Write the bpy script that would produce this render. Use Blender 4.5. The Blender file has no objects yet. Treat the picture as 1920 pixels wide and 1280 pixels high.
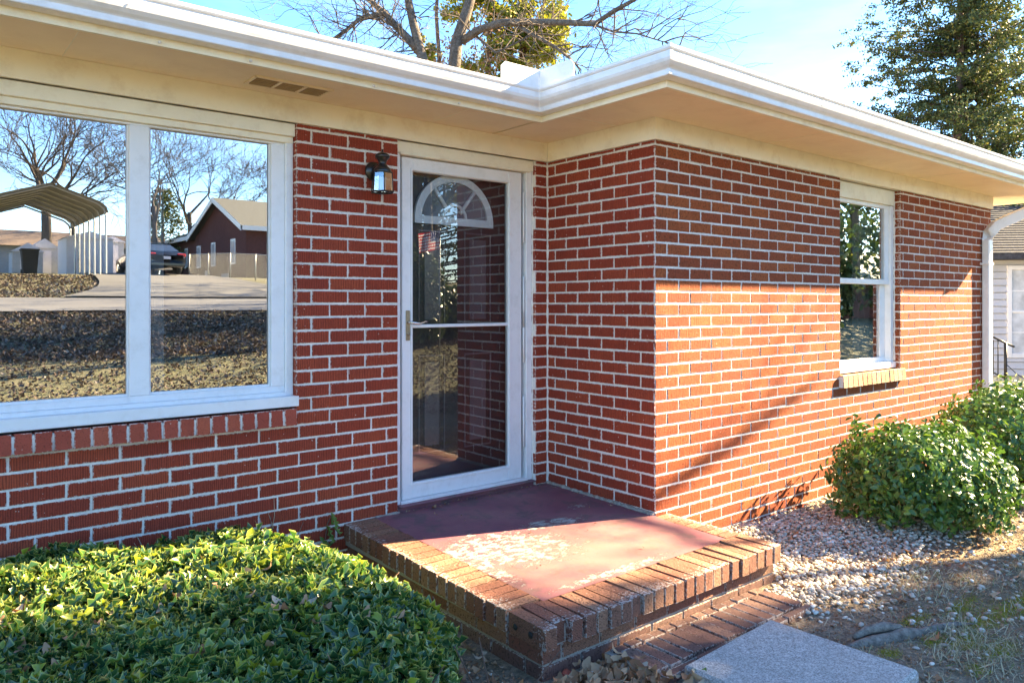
import bpy, math, random
import numpy as np
from mathutils import Vector, Matrix, Euler

random.seed(7); rng = np.random.default_rng(7)
S = bpy.context.scene
COL = S.collection
R = math.radians

# ------------------------------------------------------------------ camera
cam_d = bpy.data.cameras.new("camera"); cam = bpy.data.objects.new("camera", cam_d); COL.objects.link(cam)
cam.location = (-3.627, -3.061, 1.326)
cam.rotation_euler = (R(90), 0, -R(39.066))
cam_d.sensor_width = 36; cam_d.lens = 36 * 1409.1 / 1920
cam_d.shift_y = -(640 - 566.8) / 1920
cam_d.clip_start = 0.05; cam_d.clip_end = 600
S.camera = cam

# ------------------------------------------------------------------ light
SUN = Vector((.947 * math.cos(R(30)), -.322 * math.cos(R(30)), math.sin(R(30)))).normalized()
w = bpy.data.worlds.new("World"); S.world = w; w.use_nodes = True
nt = w.node_tree; nt.nodes.clear()
wo = nt.nodes.new("ShaderNodeOutputWorld"); bg = nt.nodes.new("ShaderNodeBackground")
sk = nt.nodes.new("ShaderNodeTexSky"); sk.sky_type = 'NISHITA'; sk.sun_disc = False
sk.sun_elevation = R(30); sk.sun_rotation = math.atan2(SUN.x, SUN.y)
sk.air_density = 1.0; sk.dust_density = .12; sk.ozone_density = 2.2; sk.altitude = 600
tcw = nt.nodes.new("ShaderNodeTexCoord"); mpw = nt.nodes.new("ShaderNodeMapping"); mpw.inputs['Scale'].default_value = (1.2, 1.2, 4.5)
nz = nt.nodes.new("ShaderNodeTexNoise"); nz.inputs['Scale'].default_value = 2.2; nz.inputs['Detail'].default_value = 6; nz.inputs['Roughness'].default_value = .55
rp = nt.nodes.new("ShaderNodeValToRGB"); rp.color_ramp.elements[0].position = .5; rp.color_ramp.elements[1].position = .82
rp.color_ramp.elements[1].color = (.16, .16, .16, 1)
mxw = nt.nodes.new("ShaderNodeMixRGB"); mxw.inputs[2].default_value = (6.5, 6.8, 7.4, 1)
L_ = nt.links.new
L_(tcw.outputs['Generated'], mpw.inputs[0]); L_(mpw.outputs[0], nz.inputs[0]); L_(nz.outputs[0], rp.inputs[0])
L_(rp.outputs[0], mxw.inputs[0]); hs = nt.nodes.new('ShaderNodeHueSaturation'); hs.inputs['Saturation'].default_value = 1.2; L_(sk.outputs[0], hs.inputs['Color']); L_(hs.outputs[0], mxw.inputs[1]); L_(mxw.outputs[0], bg.inputs[0]); L_(bg.outputs[0], wo.inputs[0])
bg.inputs[1].default_value = .057
sd = bpy.data.lights.new("sun", 'SUN'); sd.energy = 4.3; sd.angle = R(.5); sd.color = (1, .77, .45)
sun = bpy.data.objects.new("sun", sd); COL.objects.link(sun)
sun.rotation_euler = SUN.to_track_quat('Z', 'Y').to_euler(); sun.location = (20, -10, 15)
S.view_settings.view_transform = 'Standard'; S.view_settings.look = 'None'
S.view_settings.exposure = 3.38; S.view_settings.gamma = 1; S.view_settings.use_curve_mapping = False
S.cycles.use_denoising = True
S.cycles.max_bounces = 10; S.cycles.transparent_max_bounces = 12; S.cycles.glossy_bounces = 5
S.cycles.caustics_reflective = False; S.cycles.caustics_refractive = False
S.cycles.sample_clamp_indirect = 6

# ------------------------------------------------------------------ materials
class NT:
    def __init__(s, name):
        s.m = bpy.data.materials.new(name); s.m.use_nodes = True; s.t = s.m.node_tree
        s.b = s.t.nodes['Principled BSDF']; s.o = s.t.nodes['Material Output']
    def n(s, t, **k):
        x = s.t.nodes.new(t)
        for a, v in k.items():
            if a.startswith('i_'):
                kk = a[2:]; x.inputs[int(kk) if kk.isdigit() else kk].default_value = v
            else: setattr(x, a, v)
        return x
    def l(s, a, b): s.t.links.new(a, b)
    def noise(s, scale, detail=4, rough=.6, vec=None, dist=0):
        x = s.n('ShaderNodeTexNoise'); x.inputs['Scale'].default_value = scale; x.inputs['Detail'].default_value = detail
        x.inputs['Roughness'].default_value = rough; x.inputs['Distortion'].default_value = dist
        if vec is not None: s.l(vec, x.inputs['Vector'])
        return x.outputs['Fac']
    def pos(s, scale=(1, 1, 1), rot=(0, 0, 0), obj=False):
        if obj: g = s.n('ShaderNodeTexCoord').outputs['Object']
        else: g = s.n('ShaderNodeNewGeometry').outputs['Position']
        m = s.n('ShaderNodeMapping'); m.inputs['Scale'].default_value = scale; m.inputs['Rotation'].default_value = rot
        s.l(g, m.inputs[0]); return m.outputs[0]
    def ramp(s, fac, stops):
        x = s.n('ShaderNodeValToRGB'); e = x.color_ramp.elements
        while len(e) < len(stops): e.new(.5)
        for k, (p, c) in enumerate(stops):
            e[k].position = p; e[k].color = (*c, 1) if not isinstance(c, (int, float)) else (c, c, c, 1)
        s.l(fac, x.inputs[0]); return x.outputs[0]
    def mix(s, fac, a, b, mode='MIX'):
        x = s.n('ShaderNodeMixRGB'); x.blend_type = mode
        for i, v in ((0, fac), (1, a), (2, b)):
            if isinstance(v, (int, float)): x.inputs[i].default_value = v if i == 0 else (v, v, v, 1)
            elif isinstance(v, tuple): x.inputs[i].default_value = (*v, 1)
            else: s.l(v, x.inputs[i])
        return x.outputs[0]
    def math(s, op, a, b=0., clamp=False):
        x = s.n('ShaderNodeMath'); x.operation = op; x.use_clamp = clamp
        for i, v in ((0, a), (1, b)):
            if isinstance(v, (int, float)): x.inputs[i].default_value = v
            else: s.l(v, x.inputs[i])
        return x.outputs[0]
    def attr(s, name):
        return s.n('ShaderNodeAttribute', attribute_name=name).outputs['Fac']
    def rnd(s): return s.n('ShaderNodeObjectInfo').outputs['Random']
    def bump(s, h, dist=.002, strength=1.):
        x = s.n('ShaderNodeBump'); x.inputs['Strength'].default_value = strength; x.inputs['Distance'].default_value = dist
        s.l(h, x.inputs['Height']); s.l(x.outputs[0], s.b.inputs['Normal']); return x
    def base(s, c):
        if isinstance(c, tuple): s.b.inputs['Base Color'].default_value = (*c, 1)
        else: s.l(c, s.b.inputs['Base Color'])
        return s
    def rough(s, r, spec=.5, metal=0):
        if isinstance(r, (int, float)): s.b.inputs['Roughness'].default_value = r
        else: s.l(r, s.b.inputs['Roughness'])
        s.b.inputs['Specular IOR Level'].default_value = spec; s.b.inputs['Metallic'].default_value = metal
        return s

def mat_brick(name, c1, c2, c3, rib_axis='xy', ribs=260, mort=(.80, .74, .67), smear=.5, bump=.0016, pit=160, groove=.0, pits=(.34, .46)):
    t = NT(name); P = t.pos()
    tone = t.math('FRACT', t.math('ADD', t.math('MULTIPLY', t.attr('tone'), 3.7), t.rnd()))
    col = t.ramp(tone, [(0, c1), (.45, c2), (.8, c3), (1, c1)])
    col = t.mix(t.ramp(t.noise(9, 3, .6, P), [(.35, 0.), (.75, .45)]), col, tuple(x * .62 for x in c1))
    fine = t.noise(pit, 3, .7, P)
    col = t.mix(t.ramp(fine, [(pits[0], .85), (pits[1], 0.)]), col, tuple(x * .35 for x in c1))
    sp = t.n('ShaderNodeSeparateXYZ'); t.l(P, sp.inputs[0])
    u = t.math('ADD', sp.outputs[0], sp.outputs[1]) if rib_axis == 'xy' else sp.outputs[2]
    if rib_axis == 'z2': u = sp.outputs[2]
    wob = t.math('MULTIPLY', t.noise(60, 2, .5, t.pos((1, 1, .15))), .012)
    rib = t.math('SINE', t.math('MULTIPLY', t.math('ADD', u, wob), 6.283 * ribs / 2))
    rib = t.math('MULTIPLY', t.math('ADD', rib, 1), .5)
    if groove: col = t.mix(t.math('MULTIPLY', t.math('POWER', t.math('SUBTRACT', 1, rib), 2.0), groove), col, tuple(x * .35 for x in c1))
    ed = t.attr('edge')
    fe = t.math('ADD', ed, t.math('MULTIPLY', t.math('SUBTRACT', t.noise(75, 5, .7, P), .5), 2.9))
    fe = t.math('ADD', fe, t.math('MULTIPLY', t.math('SUBTRACT', t.noise(2.5, 2, .5, P), .5), .9))
    sm = t.ramp(fe, [(.98, 0.), (1.07, smear)])
    spot = t.ramp(t.noise(75, 2, .4, P), [(.765, 0.), (.78, .7)])
    sm = t.math('MAXIMUM', sm, spot)
    col = t.mix(sm, col, mort)
    t.base(col).rough(.82, .3)
    h = t.math('ADD', t.math('MULTIPLY', rib, .55), t.math('MULTIPLY', fine, 1.3))
    h = t.math('ADD', h, t.math('MULTIPLY', sm, .9))
    t.bump(h, bump, 1.0)
    return t.m

def mat_simple(name, c, rough=.5, spec=.5, metal=0, var=.12, scale=6, bumpd=0, bscale=80, dirt=None, dirt_amt=.3):
    t = NT(name); P = t.pos()
    col = t.mix(t.ramp(t.noise(scale, 4, .6, P), [(.3, 0.), (.7, 1.)]), tuple(x * (1 - var) for x in c), tuple(min(1, x * (1 + var)) for x in c))
    if dirt: col = t.mix(t.ramp(t.noise(scale * 2.3, 6, .7, P), [(.5, 0.), (.72, dirt_amt)]), col, dirt)
    t.base(col); t.rough(rough, spec, metal)
    if bumpd: t.bump(t.noise(bscale, 4, .65, P), bumpd)
    return t.m

M = {}
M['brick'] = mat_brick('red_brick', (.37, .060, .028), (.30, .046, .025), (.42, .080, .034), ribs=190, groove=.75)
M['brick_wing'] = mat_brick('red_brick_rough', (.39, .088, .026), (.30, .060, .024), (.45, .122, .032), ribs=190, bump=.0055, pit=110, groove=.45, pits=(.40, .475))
M['sill_brick'] = mat_brick('sill_brick', (.42, .085, .05), (.36, .065, .04), (.46, .105, .055), rib_axis='z', ribs=300, smear=.55)
M['step_brick'] = mat_brick('step_brick', (.31, .145, .088), (.24, .09, .06), (.38, .205, .125), rib_axis='z', ribs=300, smear=.5, bump=.004, pit=85, pits=(.405, .445))
M['path_brick'] = mat_brick('path_brick', (.22, .115, .09), (.16, .085, .07), (.30, .175, .13), smear=.45, bump=.004, pit=95, pits=(.40, .45))

def mat_mortar(name, c):
    t = NT(name); P = t.pos()
    col = t.mix(t.ramp(t.noise(14, 5, .65, P), [(.3, 0.), (.72, 1.)]), tuple(x * .8 for x in c), c)
    col = t.mix(t.ramp(t.noise(120, 3, .6, P), [(.28, .5), (.45, 0.)]), col, tuple(x * .5 for x in c))
    t.base(col).rough(.95, .2)
    t.bump(t.math('ADD', t.noise(90, 4, .7, P), t.noise(25, 3, .6, P)), .004)
    return t.m
M['mortar'] = mat_mortar('mortar', (.84, .79, .73))
M['mortar_step'] = mat_mortar('step_mortar', (.42, .37, .31))
M['white'] = mat_simple('white_frame_paint', (.80, .80, .81), .38, .5, var=.03, dirt=(.45, .42, .36), dirt_amt=.22)
M['cream'] = mat_simple('cream_soffit_paint', (.88, .75, .55), .6, .3, var=.06, scale=1.6, dirt=(.55, .38, .2), dirt_amt=.22)
M['trim'] = mat_simple('cream_trim_paint', (.88, .82, .67), .55, .35, var=.05, scale=3, dirt=(.5, .36, .2), dirt_amt=.3)
M['alu'] = mat_simple('gutter_enamel', (.80, .79, .80), .30, .5, var=.05, scale=2.5, dirt=(.46, .42, .38), dirt_amt=.35)
M['black'] = mat_simple('black_metal', (.012, .012, .013), .28, .6, var=.2)
M['iron'] = mat_simple('black_iron', (.015, .015, .015), .5, .4)
M['dark_door'] = mat_simple('dark_door_paint', (.030, .022, .024), .35, .5)
M['brass'] = mat_simple('aged_brass', (.33, .27, .19), .38, .5, metal=.8, var=.15, scale=40)
M['nickel'] = mat_simple('nickel', (.7, .68, .64), .22, .5, metal=1)
M['roof'] = mat_simple('dark_shingle', (.06, .06, .068), .9, .2, var=.45, scale=14, bumpd=.01, bscale=30)
M['palefroof'] = mat_simple('pale_roof', (.15, .15, .13), .8, .2, var=.06)
M['interior'] = mat_simple('interior_wall', (.20, .18, .16), .8)
M['curtain'] = mat_simple('curtain', (.42, .42, .36), .85)
M['white_curtain'] = mat_simple('white_curtain', (.7, .7, .7), .85)
M['siding'] = mat_simple('grey_vinyl_siding', (.52, .53, .57), .5, .4, var=.04, scale=2)
M['lattice'] = mat_simple('pale_skirting', (.55, .54, .5), .8)
M['bark_grey'] = mat_simple('grey_bark', (.13, .105, .085), .9, .2, var=.45, scale=12, bumpd=.02, bscale=20, dirt=(.30, .28, .25), dirt_amt=.8)
M['bark_dark'] = mat_simple('dark_bark', (.10, .08, .065), .9, .2, var=.35, scale=8)
M['bark_red'] = mat_simple('reddish_bark', (.18, .11, .08), .9, .2, var=.35, scale=8, bumpd=.01)
M['metal_sheet'] = mat_simple('galvanised_sheet', (.24, .235, .215), .5, .4, metal=.2, var=.1)
M['pale_panel'] = mat_simple('pale_panel', (.66, .64, .68), .6, .4, var=.06)
M['shed_grey'] = mat_simple('shed_grey', (.42, .43, .45), .6)
M['car_black'] = mat_simple('black_car_paint', (.012, .013, .017), .12, .7)
M['car_glass'] = mat_simple('car_glass', (.03, .035, .04), .05, .8)
M['red_lens'] = mat_simple('red_lens', (.6, .03, .03), .2)
M['root'] = mat_simple('weathered_root', (.22, .19, .16), .85, .2, var=.4, scale=25, bumpd=.01, bscale=60, dirt=(.08, .06, .05), dirt_amt=.9)
M['rubber'] = mat_simple('rubber', (.02, .02, .02), .8)
M['far_brick'] = mat_simple('far_brick', (.11, .048, .045), .9, .2, var=.25, scale=8)
M['concrete'] = mat_simple('driveway_concrete', (.17, .165, .155), .9, .2, var=.12, scale=.6)
M['stucco'] = mat_simple('grey_wall', (.34, .34, .35), .9)
M['brownroof'] = mat_simple('brown_roof', (.24, .17, .12), .9, var=.2)
M['fence_metal'] = mat_simple('galvanised_post', (.42, .42, .40), .45, .5, metal=.6)

def glass_mat(name, refl, tint=(.9, .93, .95), gt=(.92, .95, 1.)):
    t = NT(name); t.t.nodes.remove(t.b)
    tr = t.n('ShaderNodeBsdfTransparent'); tr.inputs[0].default_value = (*tint, 1)
    gl = t.n('ShaderNodeBsdfGlossy'); gl.inputs[0].default_value = (*gt, 1); gl.inputs['Roughness'].default_value = 0.0
    fr = t.n('ShaderNodeFresnel'); fr.inputs[0].default_value = 1.5
    f = t.math('ADD', refl, t.math('MULTIPLY', fr.outputs[0], 1 - refl), clamp=True)
    mx = t.n('ShaderNodeMixShader'); t.l(f, mx.inputs[0]); t.l(tr.outputs[0], mx.inputs[1]); t.l(gl.outputs[0], mx.inputs[2])
    bp = t.n('ShaderNodeBump'); bp.inputs['Distance'].default_value = .0012; bp.inputs['Strength'].default_value = .15
    t.l(t.noise(1.3, 1, .4, t.pos()), bp.inputs['Height']); t.l(bp.outputs[0], gl.inputs['Normal'])
    t.l(mx.outputs[0], t.o.inputs[0]); return t.m
M['glass'] = glass_mat('window_glass', .52)
M['door_glass'] = glass_mat('storm_door_glass', .10, tint=(.98, .98, .98))
M['lamp_glass'] = glass_mat('lantern_glass', .25)
M['far_glass'] = mat_simple('far_window_glass', (.35, .40, .45), .06, .9)

def mat_leaf(name, c1, c2, edgec=None, rough=.32, spec=.6, trans=.25, tonepow=1, bright=None):
    t = NT(name)
    tone = t.math('FRACT', t.math('ADD', t.attr('tone'), t.math('MULTIPLY', t.rnd(), .999)))
    st = [(0, c1), (.65, c2)]
    if bright: st += [(.86, c2), (.93, bright)]
    col = t.ramp(tone, st)
    if edgec is not None:
        e = t.ramp(t.attr('edge'), [(.80, 0.), (1., .75)])
        col = t.mix(e, col, edgec)
    t.base(col).rough(rough, spec)
    if trans:
        tl = t.n('ShaderNodeBsdfTranslucent'); t.l(t.mix(.5, col, t.mix(1.0, col, (1.6, 1.5, .4), 'MULTIPLY')), tl.inputs[0])
        mx = t.n('ShaderNodeMixShader'); mx.inputs[0].default_value = trans
        t.l(t.b.outputs[0], mx.inputs[1]); t.l(tl.outputs[0], mx.inputs[2]); t.l(mx.outputs[0], t.o.inputs[0])
    return t.m
M['holly'] = mat_leaf('holly_leaf', (.020, .075, .034), (.070, .165, .042), (.50, .52, .14), .24, .65, .30, bright=(.30, .36, .03))
M['privet'] = mat_leaf('shrub_leaf', (.028, .080, .020), (.075, .16, .032), (.20, .30, .07), .34, .5, .2, bright=(.16, .26, .04))
M['cedar'] = mat_leaf('cedar_foliage', (.040, .066, .026), (.09, .115, .042), None, .6, .3, .2, bright=(.22, .21, .06))
M['pine'] = mat_leaf('yellowgreen_foliage', (.10, .13, .02), (.26, .27, .03), None, .6, .3, .35, bright=(.38, .34, .05))
M['magnolia'] = mat_leaf('broad_evergreen_leaf', (.03, .06, .02), (.07, .12, .03), None, .35, .5, .2, bright=(.2, .22, .05))
M['litter'] = mat_leaf('fallen_leaf', (.26, .125, .065), (.45, .28, .165), None, .7, .2, .1, bright=(.48, .38, .28))
M['old_litter'] = mat_leaf('old_leaf_litter', (.07, .045, .035), (.20, .15, .12), None, .8, .1, .05, bright=(.36, .31, .26))  # dark brown lawn leaves, shading by the trees put into the colour
M['strawgrass'] = mat_leaf('dry_grass', (.26, .24, .16), (.52, .48, .36), None, .8, .1, .2, bright=(.16, .2, .06))
M['moss'] = mat_leaf('moss', (.22, .24, .02), (.40, .38, .04), None, .9, .1, .2)
M['ivy'] = mat_leaf('ivy_leaf', (.08, .16, .03), (.16, .26, .05), (.3, .34, .1), .4, .4, .25)

def mat_stones():
    t = NT('river_gravel')
    tone = t.attr('tone')
    col = t.ramp(tone, [(0, (.24, .18, .13)), (.25, (.46, .38, .29)), (.5, (.60, .55, .46)), (.75, (.35, .30, .24)), (.9, (.78, .74, .65))])
    col = t.mix(t.ramp(t.noise(60, 3, .6, t.pos()), [(.4, 0.), (.8, .35)]), col, (.22, .17, .13))
    t.base(col).rough(.7, .35); return t.m
M['stones'] = mat_stones()

def mat_porch():
    t = NT('burgundy_porch_paint'); P = t.pos()
    col = t.mix(t.ramp(t.noise(3, 5, .6, P), [(.3, 0.), (.7, 1.)]), (.20, .066, .090), (.27, .11, .125))
    col = t.mix(t.ramp(t.noise(7, 6, .7, P, .5), [(.50, 0.), (.62, .75)]), col, (.11, .075, .075))
    def blob(cx, cy, rx, ry, rot=0):
        m = t.n('ShaderNodeMapping'); m.vector_type = 'TEXTURE'
        m.inputs['Location'].default_value = (cx, cy, 0); m.inputs['Scale'].default_value = (rx, ry, 99); m.inputs['Rotation'].default_value = (0, 0, rot)
        t.l(t.n('ShaderNodeNewGeometry').outputs['Position'], m.inputs[0])
        v = t.n('ShaderNodeVectorMath'); v.operation = 'LENGTH'; t.l(m.outputs[0], v.inputs[0])
        return t.math('SUBTRACT', 1, v.outputs['Value'], clamp=True)
    b = t.math('MAXIMUM', blob(-1.08, .08, .56, .40, -.5), t.math('MULTIPLY', blob(-.62, .27, .34, .13, -.2), .85))
    b = t.math('MAXIMUM', b, t.math('MULTIPLY', blob(-.9, -.50, .75, .07), .75))
    b = t.math('MAXIMUM', b, t.math('MULTIPLY', blob(-.25, .42, .2, .1), .5))
    b = t.math('MAXIMUM', b, t.math('MULTIPLY', blob(-1.37, -.0, .1, .6), .8))
    b = t.math('MINIMUM', b, .5)
    n1 = t.noise(17, 10, .86, t.pos((1, 1.5, 1)), .3)
    f = t.math('ADD', t.math('MULTIPLY', b, .34), n1)
    peel = t.ramp(f, [(.655, 0.), (.663, 1.)])
    edge = t.ramp(f, [(.61, 0.), (.66, .6)])
    col = t.mix(edge, col, (.16, .06, .06))
    grey = t.mix(t.noise(40, 4, .6, P), (.34, .29, .26), (.60, .55, .50))
    col = t.mix(peel, col, grey)
    wear = t.ramp(t.math('ADD', t.noise(2.6, 7, .72, P), t.math('MULTIPLY', blob(-.75, -.25, 1.0, .55), .38)), [(.50, 0.), (.80, .5)])  # tan wear, with the sunlit front's peach tone put into the colour
    col = t.mix(wear, col, (.37, .21, .17))
    t.base(col).rough(.62, .35)
    t.bump(t.math('SUBTRACT', t.math('MULTIPLY', t.noise(50, 4, .6, P), .3), peel), .0025)
    return t.m
M['porch'] = mat_porch()
def mat_slabconc():
    t = NT('pebbled_concrete'); P = t.pos()
    col = t.mix(t.ramp(t.noise(150, 3, .8, P), [(.40, 0.), (.60, 1.)]), (.24, .22, .20), (.78, .74, .69))
    col = t.mix(t.ramp(t.noise(28, 6, .8, P), [(.48, 0.), (.62, .5)]), col, (.26, .24, .22))
    col = t.mix(t.ramp(t.noise(3, 5, .7, P), [(.4, 0.), (.75, .6)]), col, (.36, .34, .32))
    t.base(col).rough(.9, .25); t.bump(t.noise(110, 5, .8, P), .006); return t.m
M['slab'] = mat_slabconc()
def mat_ground():
    t = NT('ground_soil_and_lawn'); P = t.pos()
    soil = t.mix(t.ramp(t.noise(5, 6, .7, P), [(.35, 0.), (.68, 1.)]), (.12, .088, .065), (.28, .22, .165))
    lit = t.mix(t.ramp(t.noise(38, 6, .8, P), [(.42, 0.), (.58, 1.)]), (.14, .105, .075), (.48, .39, .28))
    col = t.mix(.55, soil, lit)
    lawn = t.mix(t.ramp(t.noise(22, 6, .8, P), [(.38, 0.), (.62, 1.)]), (.07, .075, .04), (.30, .27, .17))
    sp = t.n('ShaderNodeSeparateXYZ'); t.l(P, sp.inputs[0])
    far = t.ramp(t.math('MULTIPLY', sp.outputs[1], -.1), [(.13, 0.), (.35, 1.)])
    col = t.mix(far, col, lawn)
    col = t.mix(t.ramp(t.noise(1.4, 4, .6, P), [(.45, 0.), (.7, .5)]), col, (.13, .14, .05))
    t.base(col).rough(.95, .15)
    t.bump(t.noise(45, 6, .75, P), .02); return t.m
M['ground'] = mat_ground()
def mat_road():
    t = NT('asphalt'); P = t.pos()
    col = t.mix(t.noise(1.2, 6, .7, P), (.13, .13, .135), (.22, .215, .21))
    t.base(col).rough(.9, .25); return t.m
M['road'] = mat_road()
def mat_flag():
    t = NT('flag_cloth'); uv = t.n('ShaderNodeUVMap').outputs[0]
    sp = t.n('ShaderNodeSeparateXYZ'); t.l(uv, sp.inputs[0])
    st = t.math('GREATER_THAN', t.math('FRACT', t.math('MULTIPLY', sp.outputs[1], 6.5)), .5)
    col = t.mix(st, (.62, .03, .04), (.8, .8, .8))
    can = t.math('MULTIPLY', t.math('LESS_THAN', sp.outputs[0], .4), t.math('GREATER_THAN', sp.outputs[1], .46))
    stars = t.n('ShaderNodeTexVoronoi'); stars.inputs['Scale'].default_value = 14; stars.inputs['Randomness'].default_value = 0; t.l(uv, stars.inputs['Vector'])
    cc = t.mix(t.math('LESS_THAN', stars.outputs['Distance'], .22), (.03, .04, .16), (.8, .8, .8))
    cf_ = t.mix(can, col, cc); t.base(cf_).rough(.8, .2)
    tl = t.n('ShaderNodeBsdfTranslucent'); t.l(cf_, tl.inputs[0]); mx = t.n('ShaderNodeMixShader'); mx.inputs[0].default_value = .55
    t.l(t.b.outputs[0], mx.inputs[1]); t.l(tl.outputs[0], mx.inputs[2]); t.l(mx.outputs[0], t.o.inputs[0]); return t.m
M['flag'] = mat_flag()

# ------------------------------------------------------------------ mesh helpers
def tag(o, label=None, cat=None, group=None, kind=None):
    if label: o['label'] = label
    if cat: o['category'] = cat
    if group: o['group'] = group
    if kind: o['kind'] = kind
    return o
def empty(name, loc=(0, 0, 0), rz=0, **k):
    o = bpy.data.objects.new(name, None); o.empty_display_size = .1; COL.objects.link(o)
    o.location = loc; o.rotation_euler = (0, 0, rz); tag(o, **k); o.matrix_world = Matrix.Translation(loc) @ Matrix.Rotation(rz, 4, 'Z')
    return o
def link(name, me, parent=None, mw=None, **k):
    """mw: matrix in the parent's frame (parents that are part of the house sit at the origin)"""
    o = bpy.data.objects.new(name, me); COL.objects.link(o)
    if parent is not None: o.parent = parent
    if mw is not None: o.matrix_basis = mw
    return tag(o, **k)

class MB:
    def __init__(s): s.v = []; s.f = []; s.tone = []; s.smooth = []
    def add(s, vs, fs, tone=0., smooth=False):
        n = len(s.v); s.v += [tuple(v) for v in vs]; s.f += [tuple(i + n for i in f) for f in fs]
        s.tone += [tone] * len(vs); s.smooth += [smooth] * len(fs)
    def box(s, x0, x1, y0, y1, z0, z1, b=0., tone=0., mat=None):
        if b > 0:
            bx = []; xs = (x0, x0 + b, x1 - b, x1)
            # chamfered box: 24 verts
            P = lambda i, j, k: ((x0, x1)[i], (y0, y1)[j], (z0, z1)[k])
            vs = []; idx = {}
            for i in (0, 1):
                for j in (0, 1):
                    for k in (0, 1):
                        p = P(i, j, k); sx, sy, sz = (1, -1)[i], (1, -1)[j], (1, -1)[k]
                        idx[i, j, k, 'x'] = len(vs); vs.append((p[0], p[1] + sy * b, p[2] + sz * b))
                        idx[i, j, k, 'y'] = len(vs); vs.append((p[0] + sx * b, p[1], p[2] + sz * b))
                        idx[i, j, k, 'z'] = len(vs); vs.append((p[0] + sx * b, p[1] + sy * b, p[2]))
            fs = []
            o4 = ((0, 0), (1, 0), (1, 1), (0, 1))
            for i in (0, 1):
                q = [idx[i, a, c, 'x'] for a, c in o4]; fs.append(q if i else q[::-1])
                q = [idx[a, i, c, 'y'] for a, c in o4]; fs.append(q[::-1] if i else q)
                q = [idx[a, c, i, 'z'] for a, c in o4]; fs.append(q if i else q[::-1])
            for a in (0, 1):
                for c in (0, 1):
                    fs.append([idx[a, c, 0, 'x'], idx[a, c, 0, 'y'], idx[a, c, 1, 'y'], idx[a, c, 1, 'x']][::(1 if a == c else -1)])
                    fs.append([idx[a, 0, c, 'x'], idx[a, 0, c, 'z'], idx[a, 1, c, 'z'], idx[a, 1, c, 'x']][::(-1 if a == c else 1)])
                    fs.append([idx[0, a, c, 'y'], idx[0, a, c, 'z'], idx[1, a, c, 'z'], idx[1, a, c, 'y']][::(1 if a == c else -1)])
                    for d in (0, 1):
                        f = [idx[a, c, d, 'x'], idx[a, c, d, 'y'], idx[a, c, d, 'z']]
                        fs.append(f[::(1 if (a + c + d) % 2 else -1)])
            if mat is not None: vs = [tuple(mat @ Vector(v)) for v in vs]
            s.add(vs, fs, tone); return
        vs = [(x, y, z) for x in (x0, x1) for y in (y0, y1) for z in (z0, z1)]
        if mat is not None: vs = [tuple(mat @ Vector(v)) for v in vs]
        s.add(vs, [(0, 1, 3, 2), (4, 6, 7, 5), (0, 4, 5, 1), (2, 3, 7, 6), (0, 2, 6, 4), (1, 5, 7, 3)], tone)
    def tube(s, pts, rad, n=6, tone=0., cap=True, smooth=True):
        pts = [Vector(p) for p in pts]; N = len(pts)
        if isinstance(rad, (int, float)): rad = [rad] * N
        vs = []; up = None
        for i, p in enumerate(pts):
            d = (pts[min(i + 1, N - 1)] - pts[max(i - 1, 0)]).normalized()
            if up is None: up = Vector((0, 0, 1)) if abs(d.z) < .9 else Vector((1, 0, 0))
            a = d.cross(up).normalized(); b = a.cross(d).normalized(); up = b
            for k in range(n):
                t = 2 * math.pi * k / n; vs.append(p + (a * math.cos(t) + b * math.sin(t)) * rad[i])
        fs = [(i * n + k, i * n + (k + 1) % n, (i + 1) * n + (k + 1) % n, (i + 1) * n + k) for i in range(N - 1) for k in range(n)]
        if cap: fs += [tuple(range(n))[::-1], tuple((N - 1) * n + k for k in range(n))]
        s.add(vs, fs, tone, smooth)
    def lathe(s, prof, n=24, c=(0, 0, 0), tone=0.):
        vs = []; N = len(prof)
        for r, z in prof:
            for k in range(n):
                t = 2 * math.pi * k / n; vs.append((c[0] + r * math.cos(t), c[1] + r * math.sin(t), c[2] + z))
        s.add(vs, [(i * n + k, i * n + (k + 1) % n, (i + 1) * n + (k + 1) % n, (i + 1) * n + k) for i in range(N - 1) for k in range(n)], tone, True)
    def sweep(s, prof, path, closed=False):
        """prof: list of (out, z); path: list of (x,y, nx,ny scale) mitred"""
        n = len(prof); vs = []
        for (x, y, nx, ny) in path:
            for (o, z) in prof: vs.append((x + nx * o, y + ny * o, z))
        fs = [(i * n + k, i * n + k + 1, (i + 1) * n + k + 1, (i + 1) * n + k) for i in range(len(path) - 1) for k in range(n - 1)]
        s.add(vs, fs)
    def mesh(s, name, mat):
        me = bpy.data.meshes.new(name); me.from_pydata(s.v, [], s.f)
        a = me.attributes.new('tone', 'FLOAT', 'POINT'); a.data.foreach_set('value', s.tone)
        me.polygons.foreach_set('use_smooth', s.smooth)
        if mat: me.materials.append(mat)
        me.update(); return me
    def build(s, name, mat, parent=None, **k):
        return link(name, s.mesh(name, mat), parent, **k)

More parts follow.
